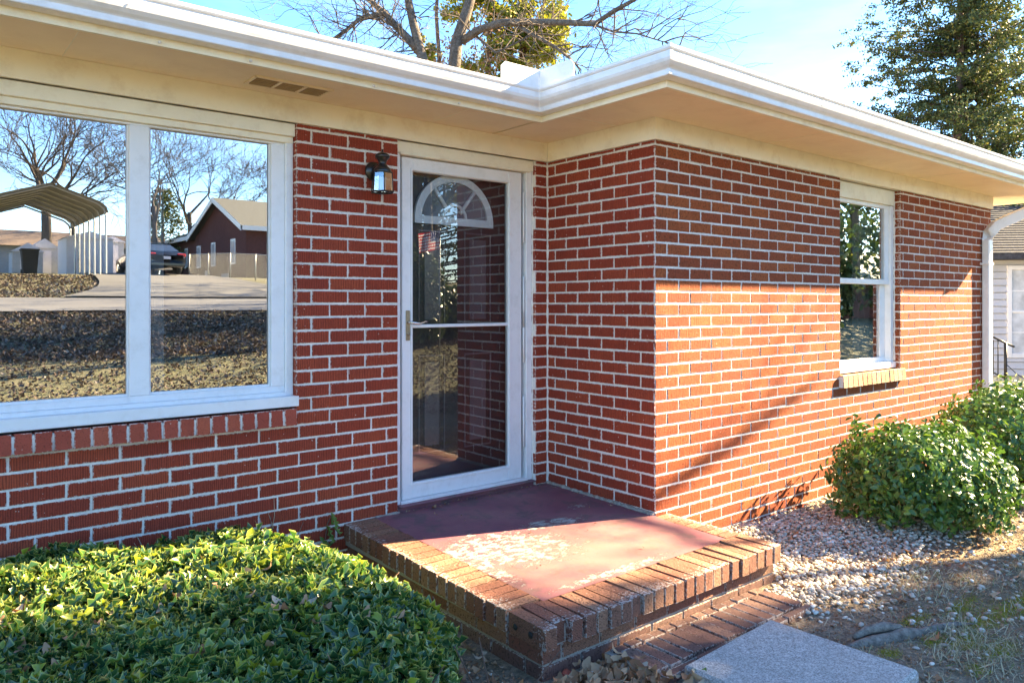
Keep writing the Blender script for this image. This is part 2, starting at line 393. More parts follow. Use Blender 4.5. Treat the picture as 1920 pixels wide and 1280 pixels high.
def bulk(name, tv, tf, Ms, T, tone, mat, edge=None, smooth=False):
    """merge k transformed copies of one triangle template into one mesh"""
    tv = np.asarray(tv, float); tf = np.asarray(tf, int); k = len(T); n = len(tv); m = len(tf); c = tf.shape[1]
    V = (np.einsum('kij,nj->kni', Ms, tv) + np.asarray(T)[:, None, :]).reshape(-1, 3)
    F = (tf[None] + (np.arange(k) * n)[:, None, None]).reshape(-1, c)
    me = bpy.data.meshes.new(name)
    me.vertices.add(len(V)); me.vertices.foreach_set('co', V.ravel())
    me.loops.add(F.size); me.loops.foreach_set('vertex_index', F.ravel().astype(np.int32))
    me.polygons.add(len(F)); me.polygons.foreach_set('loop_start', (np.arange(len(F)) * c).astype(np.int32))
    me.polygons.foreach_set('use_smooth', np.full(len(F), smooth))
    a = me.attributes.new('tone', 'FLOAT', 'POINT'); a.data.foreach_set('value', np.repeat(tone, n).astype(np.float32))
    if edge is not None:
        a = me.attributes.new('edge', 'FLOAT', 'POINT'); a.data.foreach_set('value', np.tile(edge, k).astype(np.float32))
    me.materials.append(mat); me.update(calc_edges=True); return me

def frames(nrm, spin, scale):
    """rotation matrices with local z along nrm, spun and scaled"""
    nrm = nrm / np.linalg.norm(nrm, axis=1, keepdims=True)
    h = np.where(np.abs(nrm[:, 2:3]) < .9, np.array([[0, 0, 1.]]), np.array([[1., 0, 0]]))
    a = np.cross(h, nrm); a /= np.linalg.norm(a, axis=1, keepdims=True); b = np.cross(nrm, a)
    c, s_ = np.cos(spin)[:, None], np.sin(spin)[:, None]
    x = a * c + b * s_; y = -a * s_ + b * c
    return np.stack([x, y, nrm], axis=2) * np.asarray(scale)[:, None, None]

def brick_geo(Lx, D, H, j=.0012, front=.009, seed=0):
    """brick with its worn face at y=0 looking to -y, centred on x and z: 16 verts, 13 faces"""
    r = random.Random(seed); a, h = Lx / 2, H / 2
    def ring(y, ins, jit):
        return [(sx * (a - ins) + r.uniform(-jit, jit), y + r.uniform(-jit, jit) * .4, sz * (h - ins) + r.uniform(-jit, jit)) for sx, sz in ((-1, -1), (1, -1), (1, 1), (-1, 1))]
    vs = ring(D, 0, 0) + ring(.0022, 0, j) + ring(0, .0022, j) + ring(0, front, 0)
    fs = []
    for q in range(3):
        for k in range(4): fs.append((q * 4 + k, q * 4 + (k + 1) % 4, (q + 1) * 4 + (k + 1) % 4, (q + 1) * 4 + k))
    fs.append((12, 13, 14, 15))
    return vs, fs, [0.] * 4 + [1.] * 4 + [1.] * 4 + [.0] * 4
_bm = {}
def brick_mesh(Lx, D, H, mat, var):
    key = (round(Lx, 3), round(D, 3), round(H, 3), mat.name, var)
    if key not in _bm:
        vs, fs, ed = brick_geo(*key[:3], seed=var)
        me = bpy.data.meshes.new('brick'); me.from_pydata(vs, [], fs); me.materials.append(mat)
        e = me.attributes.new('edge', 'FLOAT', 'POINT'); e.data.foreach_set('value', ed)
        t = me.attributes.new('tone', 'FLOAT', 'POINT'); t.data.foreach_set('value', [var * .13] * len(vs)); me.update(); _bm[key] = me
    return _bm[key]
def merged_bricks(lst, mat, parent):
    """lst of (L,D,H,matrix,var) -> one stuff mesh"""
    V, F, E, T = [], [], [], []
    for (Lx, D, H, mw, var) in lst:
        vs, fs, ed = brick_geo(Lx, D, H, seed=random.randrange(9999)); n = len(V)
        V += [tuple(mw @ Vector(v)) for v in vs]; F += [tuple(i + n for i in f) for f in fs]; E += ed; T += [random.random()] * len(vs)
    me = bpy.data.meshes.new('brickwork'); me.from_pydata(V, [], F); me.materials.append(mat)
    e = me.attributes.new('edge', 'FLOAT', 'POINT'); e.data.foreach_set('value', E)
    t = me.attributes.new('tone', 'FLOAT', 'POINT'); t.data.foreach_set('value', T); me.update()
    return link('brickwork', me, parent, kind='stuff')

# ------------------------------------------------------------------ terrain
def gz(x, y):
    x = np.asarray(x, float); y = np.asarray(y, float)
    z = np.interp(y, [-80, -60, -34, -30, -20.4, -14.2, -8, -5.5, -3.4, -1.5, 1.5, 60], [3.6, 3.4, 2.6, 2.35, 1.42, 1.07, .26, -.02, -.22, -.225, -.23, -.3])
    z = z + np.clip(x - 4, 0, 20) * np.where(y > -3, -.02, 0)
    z = z + .035 * np.clip((-1.55 - x) / .6, 0, 1) * np.where(y > -2, 1, 0) * -1
    d = np.exp(-(((x + .1) / 1.3) ** 2 + ((y + 1.1) / .6) ** 2))
    z = z + .012 * np.sin(x * 3.1 + y * 2) * np.cos(y * 4.3) + .006 * np.sin(x * 11 + 2) * np.sin(y * 13)
    return z
xs = np.unique(np.round(np.concatenate([np.linspace(-250, -12, 24), np.arange(-12, -4, .5), np.arange(-4, 4.2, .06), np.arange(4.2, 20, .4), np.linspace(20, 260, 26)]), 4))
ys = np.unique(np.round(np.concatenate([np.linspace(-260, -62, 12), np.arange(-60, -20.4, 1.0), np.arange(-20.4, -8, .5), np.arange(-8, -3, .25), np.arange(-3, 1.2, .06), np.arange(1.2, 12, .6), np.linspace(12, 260, 24)]), 4))
XX, YY = np.meshgrid(xs, ys); ZZ = gz(XX, YY)
nx_, ny_ = len(xs), len(ys)
ii = (np.arange(ny_ - 1)[:, None] * nx_ + np.arange(nx_ - 1)[None]).ravel()
gv = np.stack([XX, YY, ZZ], -1).reshape(-1, 3); gf = np.stack([ii, ii + 1, ii + 1 + nx_, ii + nx_], -1)
gm = bulk('ground', gv, gf, np.eye(3)[None], np.zeros((1, 3)), np.zeros(1), M['ground'], smooth=True)
link('ground', gm, kind='structure')

# ------------------------------------------------------------------ the house
c = .0762; MOD = 3 * c; LA = .998; ZK0 = 30.3 * c   # z of mortar line 0
ZT = 2.335; WINX = (2.289, 3.375); DOORX = (-1.246, -.121); PICX = (-4.93, -1.90); PICZ = .735
XE = 5.545
house = empty('brick_house', (0, 0, 0), label='red brick ranch house with cream eaves and white gutters around a small front porch', cat='house')

def wall_core(name, boxes, label):
    mb = MB()
    for b in boxes: mb.box(*b)
    o = mb.build(name, M['mortar'], house); o['label'] = label; return o
g = .003
Y1 = LA + .20
wA = wall_core('front_wall', [(-9, PICX[0] - g, LA, Y1, -.6, 2.47), (PICX[0] - g, PICX[1] + g, LA, Y1, -.6, .64), (PICX[0] - g, PICX[1] + g, LA + .02, Y1, 2.34, 2.47),
                   (PICX[1] + g, DOORX[0] - g, LA, Y1, -.6, 2.47), (DOORX[0] - g, DOORX[1] + g, LA + .02, Y1, 2.34, 2.47), (DOORX[0] - g, DOORX[1] + g, LA + .03, Y1, -.6, -.05),
                   (DOORX[1] + g, .2, LA, Y1, -.6, 2.47)], 'ribbed red brick wall beside the porch door')
wB = wall_core('entry_wall', [(0, .2, .2, LA, -.6, 2.47)], 'shaded red brick wall at right of the door')
wC = wall_core('wing_wall', [(0, WINX[0] - g, 0, .2, -.6, 2.47), (WINX[0] - g, WINX[1] + g, 0, .2, -.6, .62), (WINX[0] - g, WINX[1] + g, .02, .2, 2.34, 2.47), (WINX[1] + g, XE, 0, .2, -.6, 2.47), (XE - .2, XE, .2, 9, -.6, 2.47)],
               'red brick wing wall half in raking sunlight')

def layout(plane, spans_fn, offs, kmin=-1, kmax=34):
    """returns list of (centre along, z centre, length, height)"""
    out = []
    for k in range(kmin, kmax):
        zt = ZK0 - k * c - .0055; zb = ZK0 - (k + 1) * c + .0055
        if k == -1: zt = ZT - .001
        half = (k % 2 == 0)
        for (a, b, closed_a, closed_b) in spans_fn((zt + zb) / 2):
            o = offs(half, (zt + zb) / 2)
            n0 = math.floor((a - o) / MOD) - 1; x = o + n0 * MOD
            while x < b:
                l, r = max(x + .0055, a), min(x + MOD - .0055, b)
                if r - l > .022: out.append(((l + r) / 2, (zt + zb) / 2, r - l, zt - zb))
                x += MOD
    return out
def spansA(z):
    s = []
    if z > .64: s.append((PICX[1], DOORX[0], 1, 1)); s.append((-9, PICX[0], 0, 1))
    else: s.append((-8, DOORX[0] if z > -.04 else -1.25, 0, 1))
    return [q for q in s if q[1] > -8.9]
def offA(half, z): return (-1.354 if half else -1.47) if z > .62 else (-1.324 if not half else -1.428)
bricksA = [('A', *q) for q in layout('A', spansA, offA) if q[1] > -.35 and q[0] > -5.4]
for k in range(-1, 31):
    zt = ZT - .001 if k == -1 else ZK0 - k * c - .0055; zb_ = ZK0 - (k + 1) * c + .0055
    bricksA.append(('A', (DOORX[1] - .010) / 2, (zt + zb_) / 2, -DOORX[1] - .014 - random.choice((0, 0, .006, .012)), zt - zb_))
bricksB = [('B', *q) for q in layout('B', lambda z: [(0.001, LA - .006, 1, 1)] if z > -.01 else [], lambda h, z: 0 if h else MOD / 2)]
def spansC(z):
    if z > .62: return [(0.0, WINX[0], 1, 1), (WINX[1], XE, 1, 1)]
    return [(0.0, XE, 1, 1)]
bricksC = [('C', *q) for q in layout('C', spansC, lambda h, z: MOD / 2 if h else 0) if q[1] > -.33]
campos = Vector(cam.location)
def bmat(w_, a, z, proud):
    q = .45 if w_ == 'C' else 1.
    jt = Euler((random.gauss(0, .006 * q), random.gauss(0, .004), random.gauss(0, .006 * q))).to_matrix().to_4x4()
    dz = random.gauss(0, .0008); p = proud + random.gauss(0, .0009 * q)
    if w_ == 'A': return Matrix.Translation((a, LA - p, z + dz)) @ jt
    if w_ == 'C': return Matrix.Translation((a, -p, z + dz)) @ jt
    return Matrix.Translation((-p, a, z + dz)) @ Matrix.Rotation(-math.pi / 2, 4, 'Z') @ jt
allb = bricksA + bricksB + bricksC
def depth_of(b):
    w_, a, z, l, h = b
    P = Vector((a, LA, z)) if w_ == 'A' else (Vector((a, 0, z)) if w_ == 'C' else Vector((0, a, z)))
    d = P - campos; dep = d.x * .630 + d.y * .776; u = 960 + 1409 * (d.x * .776 - d.y * .630) / max(dep, .1)
    nrm = {'A': (0, -1), 'C': (0, -1), 'B': (-1, 0)}[w_]; cs = abs(d.x * nrm[0] + d.y * nrm[1]) / d.length
    hid = u < -20 or (z < .0 and w_ == 'A') or (w_ == 'B' and z < 0)
    return (l * h * cs / d.length ** 2) * (0 if hid else 1)
allb.sort(key=depth_of, reverse=True)
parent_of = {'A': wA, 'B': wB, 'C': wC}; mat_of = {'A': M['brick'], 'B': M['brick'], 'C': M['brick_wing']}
quota = {'A': 300, 'B': 300, 'C': 300}; used = {'A': 0, 'B': 0, 'C': 0}; rest = {'A': [], 'B': [], 'C': []}
for b in allb:
    w_, a, z, l, h = b
    # corner bricks: at the O corner walls B and C share it; keep C bricks short of x=0 face by running B's full depth
    mw = bmat(w_, a, z, .0029 if w_ == 'C' else .0044)
    D = .10
    var = random.randrange(6)
    if used[w_] < quota[w_] and depth_of(b) > 0:
        l2 = round(l * 500) / 500
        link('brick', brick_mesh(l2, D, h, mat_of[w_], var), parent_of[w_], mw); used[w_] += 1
    else: rest[w_].append((l, D, h, mw, var))
for w_ in 'ABC':
    if rest[w_]: merged_bricks(rest[w_], mat_of[w_], parent_of[w_])

# eaves -----------------------------------------------------------------
OH = .52; ZS = 2.47; XR = 6.28
mb = MB()
t_ = .02
mb.box(-9, -OH, LA - OH + .02, LA, ZS, ZS + t_); mb.box(-OH + .02, 0, -OH + .02, LA, ZS + .0, ZS + t_); mb.box(0, XR - .02, -OH + .02, 0, ZS, ZS + t_); mb.box(XE, XR - .02, 0, 9, ZS, ZS + t_)
# avoid doubled strip between first two boxes
soff = mb.build('soffit', M['cream'], house)
mb = MB()
mb.box(-9, -.022, LA - .022, LA - .006, ZT, ZS - .001); fA = mb.build('frieze_board', M['trim'], house)
mb = MB(); mb.box(-.022, -.006, -.022, LA - .024, ZT, ZS - .001); mb.build('frieze_board', M['trim'], house)
mb = MB(); mb.box(-.006, XE + .02, -.022, -.006, ZT, ZS - .001); mb.box(XE + .006, XE + .022, -.006, 9, ZT, ZS - .001); mb.build('frieze_board', M['trim'], house)
# fascia
def path(off):
    # eave line, normals pointing outwards
    s2 = 1
    return [(-9, LA - OH, 0, -1), (-OH, LA - OH, -1, -1), (-OH, -OH, -1, -1), (XR, -OH, 1, -1), (XR, 9, 1, 0)]
P_ = path(0)
fz0, fz1 = ZS - .018, ZS + .15
for i in range(len(P_) - 1):
    mb = MB(); mb.sweep([(-.02, fz0), (0, fz0), (0, fz1), (-.02, fz1), (-.02, fz0)], P_[i:i + 2]); mb.build('fascia_board', M['trim'], house)
# K-style gutter profile (out, z)
gp = [(.002, 2.625), (.002, 2.488), (.070, 2.488), (.073, 2.492), (.073, 2.517), (.078, 2.523), (.092, 2.533), (.106, 2.548), (.112, 2.563), (.112, 2.596), (.118, 2.600), (.122, 2.608), (.122, 2.622), (.112, 2.624), (.112, 2.617), (.116, 2.612), (.108, 2.600), (.106, 2.566), (.100, 2.552), (.075, 2.530), (.066, 2.495), (.006, 2.495), (.006, 2.625)]
for i in range(len(P_) - 1):
    mb = MB(); mb.sweep(gp, P_[i:i + 2]); mb.build('gutter', M['alu'], house)
# mitre strips (inner corner and outer corner)
def strip(x, y, nx, ny, name):
    mb = MB(); prof = [(o + .004, z) for o, z in gp[2:13]]; wd = .02
    # two thin plates wrapping the corner
    for (dx, dy, nnx, nny) in ((1, 0, nx, ny), (0, 1, nx, ny)):
        sgn = -1 if name == 'in' else 1
        ex, ey = (-sgn * nx * dx * 1.0, -sgn * ny * dy * 1.0)
        if dx: a = [(x, y, nx, ny), (x + ex * wd * 1.0, y, 0, ny)]
        else: a = [(x, y, nx, ny), (x, y + ey * wd * 1.0, nx, 0)]
        vs = []
        for (o, z) in prof: vs.append((x + nx * o, y + ny * o, z))
        for (o, z) in prof:
            if dx: vs.append((x + nx * o + ex * wd, y + ny * o, z))
            else: vs.append((x + nx * o, y + ny * o + ey * wd, z))
        n = len(prof); mb.add(vs, [(k, k + 1, n + k + 1, n + k) for k in range(n - 1)])
    return mb
strip(-OH, LA - OH, -1, -1, 'in').build('gutter_mitre', M['alu'], house)
strip(-OH, -OH, -1, -1, 'out').build('gutter_mitre', M['alu'], house)
# splash guard sheets standing on the gutter's lip at the inner corner
def sheet(p0, p1, z0, z1, lean, th=.003):
    mb = MB(); p0 = Vector(p0); p1 = Vector(p1); d = (p1 - p0).normalized(); nrm = Vector((-d.y, d.x, 0))
    L = (p1 - p0).length; pr = [(0, 0), (L, 0), (L, z1 - z0 - .03), (L - .03, z1 - z0), (0, z1 - z0)]
    f = [p0 + d * a + Vector((0, 0, z0 + b)) + nrm * lean * b for a, b in pr]
    vs = f + [v + nrm * th for v in f]; mb.add(vs, [tuple(range(5))[::-1], tuple(range(5, 10))] + [(k, (k + 1) % 5, 5 + (k + 1) % 5, 5 + k) for k in range(5)]); return mb
gx, gy = -OH - .10, LA - OH - .10
sheet((gx, gy, 0), (gx - .30, gy + .0, 0), 2.615, 2.735, 0.0).build('splash_guard', M['white'], house)
sheet((gx, gy, 0), (gx + .0, gy - .30, 0), 2.615, 2.735, 0.0).build('splash_guard', M['white'], house)
# mortar squeezed out along the inner corner and beside the door frame
mb = MB(); zz_ = 0.02; pp = []; rr_ = []
while zz_ < ZT - .01: pp.append((-.006 + random.uniform(-.003, .002), LA - .007 + random.uniform(-.002, .003), zz_)); rr_.append(random.choice((.005, .007, .009, .012)) * random.uniform(.8, 1.1)); zz_ += random.uniform(.012, .03)
mb.tube(pp, rr_, 6); mb.build('corner_mortar', M['mortar'], house)
mb = MB(); zz_ = 0.07; pp = []; rr_ = []
while zz_ < ZT - .01: pp.append((DOORX[1] + .001, LA + .028 + random.uniform(-.002, .003), zz_)); rr_.append(random.uniform(.003, .008)); zz_ += random.uniform(.012, .03)
mb.tube(pp, rr_, 6); mb.build('caulk_line', M['mortar'], house)
mb = MB(); zz_ = 0.80; pp = []; rr_ = []
while zz_ < 2.3: pp.append((WINX[1] - .001, .052 + random.uniform(-.003, .003), zz_)); rr_.append(random.uniform(.004, .010)); zz_ += random.uniform(.012, .03)
mb.tube(pp, rr_, 6); mb.build('caulk_line', M['mortar'], house)
for q in ((-3.05, -3.046, LA - OH + .02, LA - .03), (-1.02, -1.017, LA - OH + .02, LA - .03), (-OH + .02, -.03, .30, .303), (1.2, 1.203, -OH + .02, -.03), (3.64, 3.643, -OH + .02, -.03)):
    mb = MB(); mb.box(*q, ZS - .0025, ZS + .001); mb.build('soffit_seam', M['trim'], house)
for x in (.85, 3.9):
    mb = MB(); pr_ = [(o + .0015, z) for o, z in gp[2:13]]
    mb.add([(x + dx, -OH - o, z) for dx in (0, .012) for o, z in pr_], [(k, k + 1, len(pr_) + k + 1, len(pr_) + k) for k in range(len(pr_) - 1)]); mb.build('gutter_seam', M['alu'], house)
mb = MB(); pr_ = [(o + .0015, z) for o, z in gp[2:13]]
mb.add([(-2.9 + dx, LA - OH - o, z) for dx in (0, .012) for o, z in pr_], [(k, k + 1, len(pr_) + k + 1, len(pr_) + k) for k in range(len(pr_) - 1)]); mb.build('gutter_seam', M['alu'], house)
# gutter nails under the lip
mb = MB()
for x in (-2.75, -2.35, -1.7, -1.15): mb.tube([(x, LA - OH - .004, ZS - .004), (x, LA - OH - .012, ZS - .006)], .008, 6)
mb.build('nail_head', M['alu'], house)
# soffit vent: three screened openings
for i, x in enumerate((-2.17, -2.035, -1.90)):
    fr = MB(); x0, x1, y0, y1 = x - .06, x + .06, .70, .84
    fr.box(x0, x1, y0, y1, ZS - .003, ZS - .0005)
    v = fr.build('soffit_vent', mat_simple('vent_screen', (.16, .11, .06), .9, .1), house)
    for k in range(5):
        s_ = MB(); yy = y0 + .012 + k * .028; s_.box(x0 + .004, x1 - .004, yy, yy + .012, ZS - .008, ZS - .0035); s_.build('slat', mat_simple('vent_slat', (.42, .31, .18), .8, .1), v)
fr = MB()
for x in (-2.24, -2.103, -1.967, -1.83): fr.box(x - .007, x + .007, .69, .85, ZS - .010, ZS - .0005)
fr.box(-2.247, -1.823, .842, .856, ZS - .010, ZS - .0005); fr.box(-2.247, -1.823, .684, .698, ZS - .010, ZS - .0005); fr.build('vent_frame', M['cream'], house)

# roof (hipped, low slope)
def rh(x, y):
    d1 = np.minimum.reduce([x + 9.5, XR + .06 - x, y - (LA - OH - .06), 10 - y]); d2 = np.minimum.reduce([x + OH + .06, XR + .06 - x, y + OH + .06, 10 - y])
    return 2.60 + .27 * np.maximum(d1, d2)
rx_ = np.unique(np.round(np.concatenate([np.arange(-9.5, -.58, .5), np.arange(-.58, XR + .06, .3), [XR + .06]]), 4)); ry_ = np.unique(np.round(np.concatenate([[-.58], np.arange(-.3, .4, .3), [.418], np.arange(.7, 10, .4), [10]]), 4))
mb = MB(); id_ = {}
for i, x in enumerate(rx_):
    for j, y in enumerate(ry_):
        if y >= .4179 or x >= -.5801: id_[i, j] = len(mb.v); mb.add([(x, y, float(rh(np.float64(x), np.float64(y))) + .03)], [])
fs = []
for i in range(len(rx_) - 1):
    for j in range(len(ry_) - 1):
        q = [(i, j), (i + 1, j), (i + 1, j + 1), (i, j + 1)]
        if all(p in id_ for p in q): fs.append(tuple(id_[p] for p in q))
mb.f = fs; mb.smooth = [False] * len(fs); mb.build('roof', M['roof'], house)
mb = MB(); mb.box(-2.25, -1.62, 5.4, 6.0, 3.4, 4.62, .004); mb.build('chimney', mat_brick('chimney_brick', (.42, .12, .05), (.36, .09, .04), (.46, .15, .07)), house)

# interior shell so the rooms are dark behind the glass
mb = MB()
mb.box(-5.2, 0, Y1 + 2.6, Y1 + 2.65, -.1, 2.6); mb.box(-5.25, -5.2, Y1, Y1 + 2.6, -.1, 2.6); mb.box(-1.60, -1.55, Y1 + .0, Y1 + 2.6, -.1, 2.6); mb.box(-5.2, 0, Y1, Y1 + 2.6, 2.55, 2.6); mb.box(-5.2, 0, Y1 - .02, Y1 + 2.6, -.1, -.06)
mb.box(.2, 5.3, 2.4, 2.45, -.1, 2.6); mb.box(.2, .25, .2, 2.4, -.1, 2.6); mb.box(.2, 5.3, .2, 2.4, 2.5, 2.55); mb.box(.2, 5.3, .2, 2.4, -.1, -.06)
mb.box(-9, 5.3, 9, 9.1, -.6, 2.47); mb.box(-9.05, -9, LA, 9, -.6, 2.47)
mb.build('interior', M['interior'], house)

# ---------------- picture window
pw = MB(); PX1 = PICX[1]; yf = LA + .062
GX = (-4.72, -4.25); gz0, gz1 = .857, 2.213
# casing pieces
pw.box(PX1 - .045, PX1, yf - .022, yf + .08, .80, 2.30, .004)
pw.box(PICX[0], PICX[0] + .045, yf - .022, yf + .08, .80, 2.30, .004)
win = pw.build('picture_window', M['white'], house); win['label'] = 'large white picture window reflecting the street'
def part(name, boxes, mat, parent, b=.003, **k):
    m_ = MB()
    for q in boxes: m_.box(*q, b)
    return m_.build(name, mat, parent, **k)
part('head_casing', [(PICX[0], PX1, yf - .05, yf + .08, 2.262, ZT - .002), (PICX[0], PX1 - .003, yf - .028, yf + .08, 2.226, 2.262)], M['trim'], win)
part('window_sill', [(PICX[0] - .0, PX1 + .012, LA - .012, yf + .08, .742, .800), (PICX[0], PX1 - .045, yf - .03, yf + .08, .80, .822)], M['white'], win)
glx = [(-4.80, -4.36), (-4.27, -2.747), (-2.653, -2.024)]
fb = [(PICX[0] + .045, PX1 - .045, yf - .006, yf + .06, .822, gz0), (PICX[0] + .045, PX1 - .045, yf - .006, yf + .06, gz1, 2.226)]
xs_ = [PICX[0] + .045] + [v for q in glx for v in q] + [PX1 - .045]
part('sash_frame', fb, M['white'], win)
for a, b in ((xs_[0], xs_[1]), (xs_[2], xs_[3]), (xs_[4], xs_[5]), (xs_[6], xs_[7])): part('mullion', [(a, b, yf - .008, yf + .06, gz0, gz1)], M['white'], win)
for a, b in glx:
    m_ = MB(); m_.add([(a - .004, yf + .02, gz0 - .004), (b + .004, yf + .02, gz0 - .004), (b + .004, yf + .02, gz1 + .004), (a - .004, yf + .02, gz1 + .004)], [(0, 1, 2, 3)]); m_.build('pane', M['glass'], win)
    part('glazing_bead', [(a, b, yf + .008, yf + .017, gz0, gz0 + .012), (a, a + .009, yf + .008, yf + .017, gz0 + .012, gz1), (b - .009, b, yf + .008, yf + .017, gz0 + .012, gz1)], M['white'], win, .001)
part('curtain', [(-2.62, -2.60, yf + .10, yf + .16, .7, 2.3), (-2.60, -2.55, yf + .13, yf + .2, .7, 2.3)], M['white_curtain'], win)
def pane(x0, x1, y, z0, z1, mat, parent, **k):
    m_ = MB(); m_.add([(x0, y, z0), (x1, y, z0), (x1, y, z1), (x0, y, z1)], [(0, 1, 2, 3)]); return m_.build('pane', mat, parent, **k)
# sloped rowlock sill bricks
def rowlock_sill(x0, x1, yf_, ztop, zlow, par, mat, depth=.115, pitch=.0785, core=True):
    n = round((x1 - x0) / pitch); p = (x1 - x0) / n
    mbm = MB(); mbm.box(x0 + .004, x1 - .004, yf_ + .006, yf_ + depth, zlow + .004, ztop - .012); mbm.build('sill_mortar', M['mortar'], par)
    for i in range(n):
        xc = x0 + (i + .5) * p; H = ztop - zlow
        me = brick_mesh(p - .0105, depth, round(H, 3), mat, random.randrange(6))
        link('sill_brick', me, par, Matrix.Translation((xc, yf_ + random.gauss(0, .001), (ztop + zlow) / 2)) @ Euler((R(-5) + random.gauss(0, .01), random.gauss(0, .008), random.gauss(0, .01))).to_matrix().to_4x4())
rowlock_sill(-4.97, -1.905, LA - .034, .733, .640, win, M['sill_brick'])

# ---------------- wing window
ww = MB(); yc = .058
ww.box(WINX[0] + .0, WINX[0] + .05, yc, yc + .10, .735, ZT - .15, .003); 
wn = ww.build('wing_window', M['white'], house); wn['label'] = 'tall white double hung window in the wing wall'
part('head_casing', [(WINX[0], WINX[1], yc - .01, yc + .1, 2.20, ZT - .002)], M['trim'], wn)
part('window_sill', [(WINX[0], WINX[1], yc - .02, yc + .1, .738, .790)], M['white'], wn)
part('side_casing', [(3.315, WINX[1], yc, yc + .10, .79, ZT - .14)], M['white'], wn)
part('upper_sash', [(WINX[0] + .05, 3.315, yc + .018, yc + .05, 2.165, 2.20), (WINX[0] + .05, WINX[0] + .1, yc + .018, yc + .05, 1.53, 2.165), (3.235, 3.315, yc + .018, yc + .05, 1.53, 2.165), (WINX[0] + .05, 3.315, yc + .012, yc + .05, 1.485, 1.53)], M['white'], wn)
part('lower_sash', [(WINX[0] + .05, 3.315, yc + .052, yc + .085, .79, .835), (WINX[0] + .05, WINX[0] + .1, yc + .052, yc + .085, .835, 1.485), (3.215, 3.315, yc + .052, yc + .085, .835, 1.485)], M['white'], wn)
pane(WINX[0] + .1, 3.235, yc + .034, 1.53, 2.165, M['glass'], wn)
pane(WINX[0] + .1, 3.215, yc + .064, .835, 1.485, M['glass'], wn)
cu = MB()
pts = [(2.95 + i * .02, yc + .17 + .022 * math.sin(i * 1.25)) for i in range(20)]
cu.add([(x, y, z) for x, y in pts for z in (.7, 2.3)], [(2 * i, 2 * i + 2, 2 * i + 3, 2 * i + 1) for i in range(19)], smooth=True); cu.build('curtain', M['curtain'], wn)
M['pale_sill'] = mat_brick('pale_sill_brick', (.48, .27, .15), (.42, .2, .11), (.55, .34, .2), rib_axis='z', ribs=200, bump=.003)  # sill brick coloured paler, the sunlight on it mixed into the tan
rowlock_sill(2.265, 3.40, -.042, .735, .632, wn, M['pale_sill'], depth=.11, pitch=.084)

# ---------------- entrance
ent = empty('x_tmp'); bpy.data.objects.remove(ent)
yd = LA + .045
sdm = MB()
sdm.box(DOORX[0] + .001, -1.205, yd - .012, yd + .10, .060, 2.262, .003); sdm.box(-.175, DOORX[1] - .001, yd - .012, yd + .10, .060, 2.262, .003)
sdr = sdm.build('storm_door', M['white'], house); sdr['label'] = 'white full view storm door over a dark panelled door'
part('head_casing', [(DOORX[0] + .001, DOORX[1] - .001, yd - .03, yd + .1, 2.262, ZT - .002), (DOORX[0] + .03, DOORX[1] - .03, yd - .036, yd + .1, 2.250, 2.264)], M['trim'], sdr)
ly = yd + .004  # leaf front
gx0, gx1, z0_, z1_ = -1.105, -.325, .182, 2.160
lx0, lx1, lz0, lz1 = -1.183, -.205, .082, 2.244
part('leaf_frame', [(lx0, gx0, ly, ly + .035, lz0, lz1), (gx1, lx1, ly, ly + .035, lz0, lz1), (gx0, gx1, ly, ly + .035, lz0, z0_), (gx0, gx1, ly, ly + .035, z1_, lz1)], M['white'], sdr)
part('leaf_moulding', [(gx0 - .018, gx0 - .004, ly - .007, ly, z0_ - .018, z1_ + .018), (gx1 + .004, gx1 + .018, ly - .007, ly, z0_ - .018, z1_ + .018), (gx0 - .004, gx1 + .004, ly - .007, ly, z1_ + .004, z1_ + .018), (gx0 - .004, gx1 + .004, ly - .007, ly, z0_ - .018, z0_ - .004)], M['white'], sdr, .002)
part('cross_bar', [(gx0, gx1, ly + .002, ly + .03, 1.163, 1.184)], M['white'], sdr)
pane(gx0, gx1, ly + .022, 1.184, z1_, M['door_glass'], sdr, label='upper glass pane of the storm door')
pane(gx0, gx1, ly + .018, z0_, 1.163, M['door_glass'], sdr, label='lower glass pane of the storm door')
for za in (1.75, 1.15, .9, .30):
    h_ = MB(); h_.tube([(-.190, ly - .004, za), (-.190, ly - .004, za + .36)], .007, 8); h_.build('hinge', M['white'], sdr)
hd = MB()
hd.box(-1.158, -1.128, ly - .006, ly - .0005, 1.085, 1.275, .002); hh = hd.build('handle', M['brass'], sdr)
hm = MB(); hm.tube([(-1.143, ly - .004, 1.20), (-1.143, ly - .035, 1.20), (-1.13, ly - .045, 1.198), (-1.08, ly - .05, 1.192), (-1.035, ly - .047, 1.206), (-1.02, ly - .045, 1.202)], [.009, .008, .008, .007, .006, .005], 8); hm.build('lever', M['nickel'], hh)
hm = MB(); hm.tube([(-1.143, ly - .001, 1.125), (-1.143, ly - .016, 1.125)], .009, 12); hm.build('lock', M['brass'], hh)
# threshold
part('threshold', [(DOORX[0] + .002, DOORX[1] - .002, LA + .012, yd + .1, .0, .052), (DOORX[0] + .01, DOORX[1] - .002, LA - .02, yd + .1, .052, .062)], M['porch'], sdr, .004)
part('rain_sill', [(DOORX[0] + .04, DOORX[1] - .05, LA + .02, yd + .1, .062, .080)], M['alu'], sdr, .002)
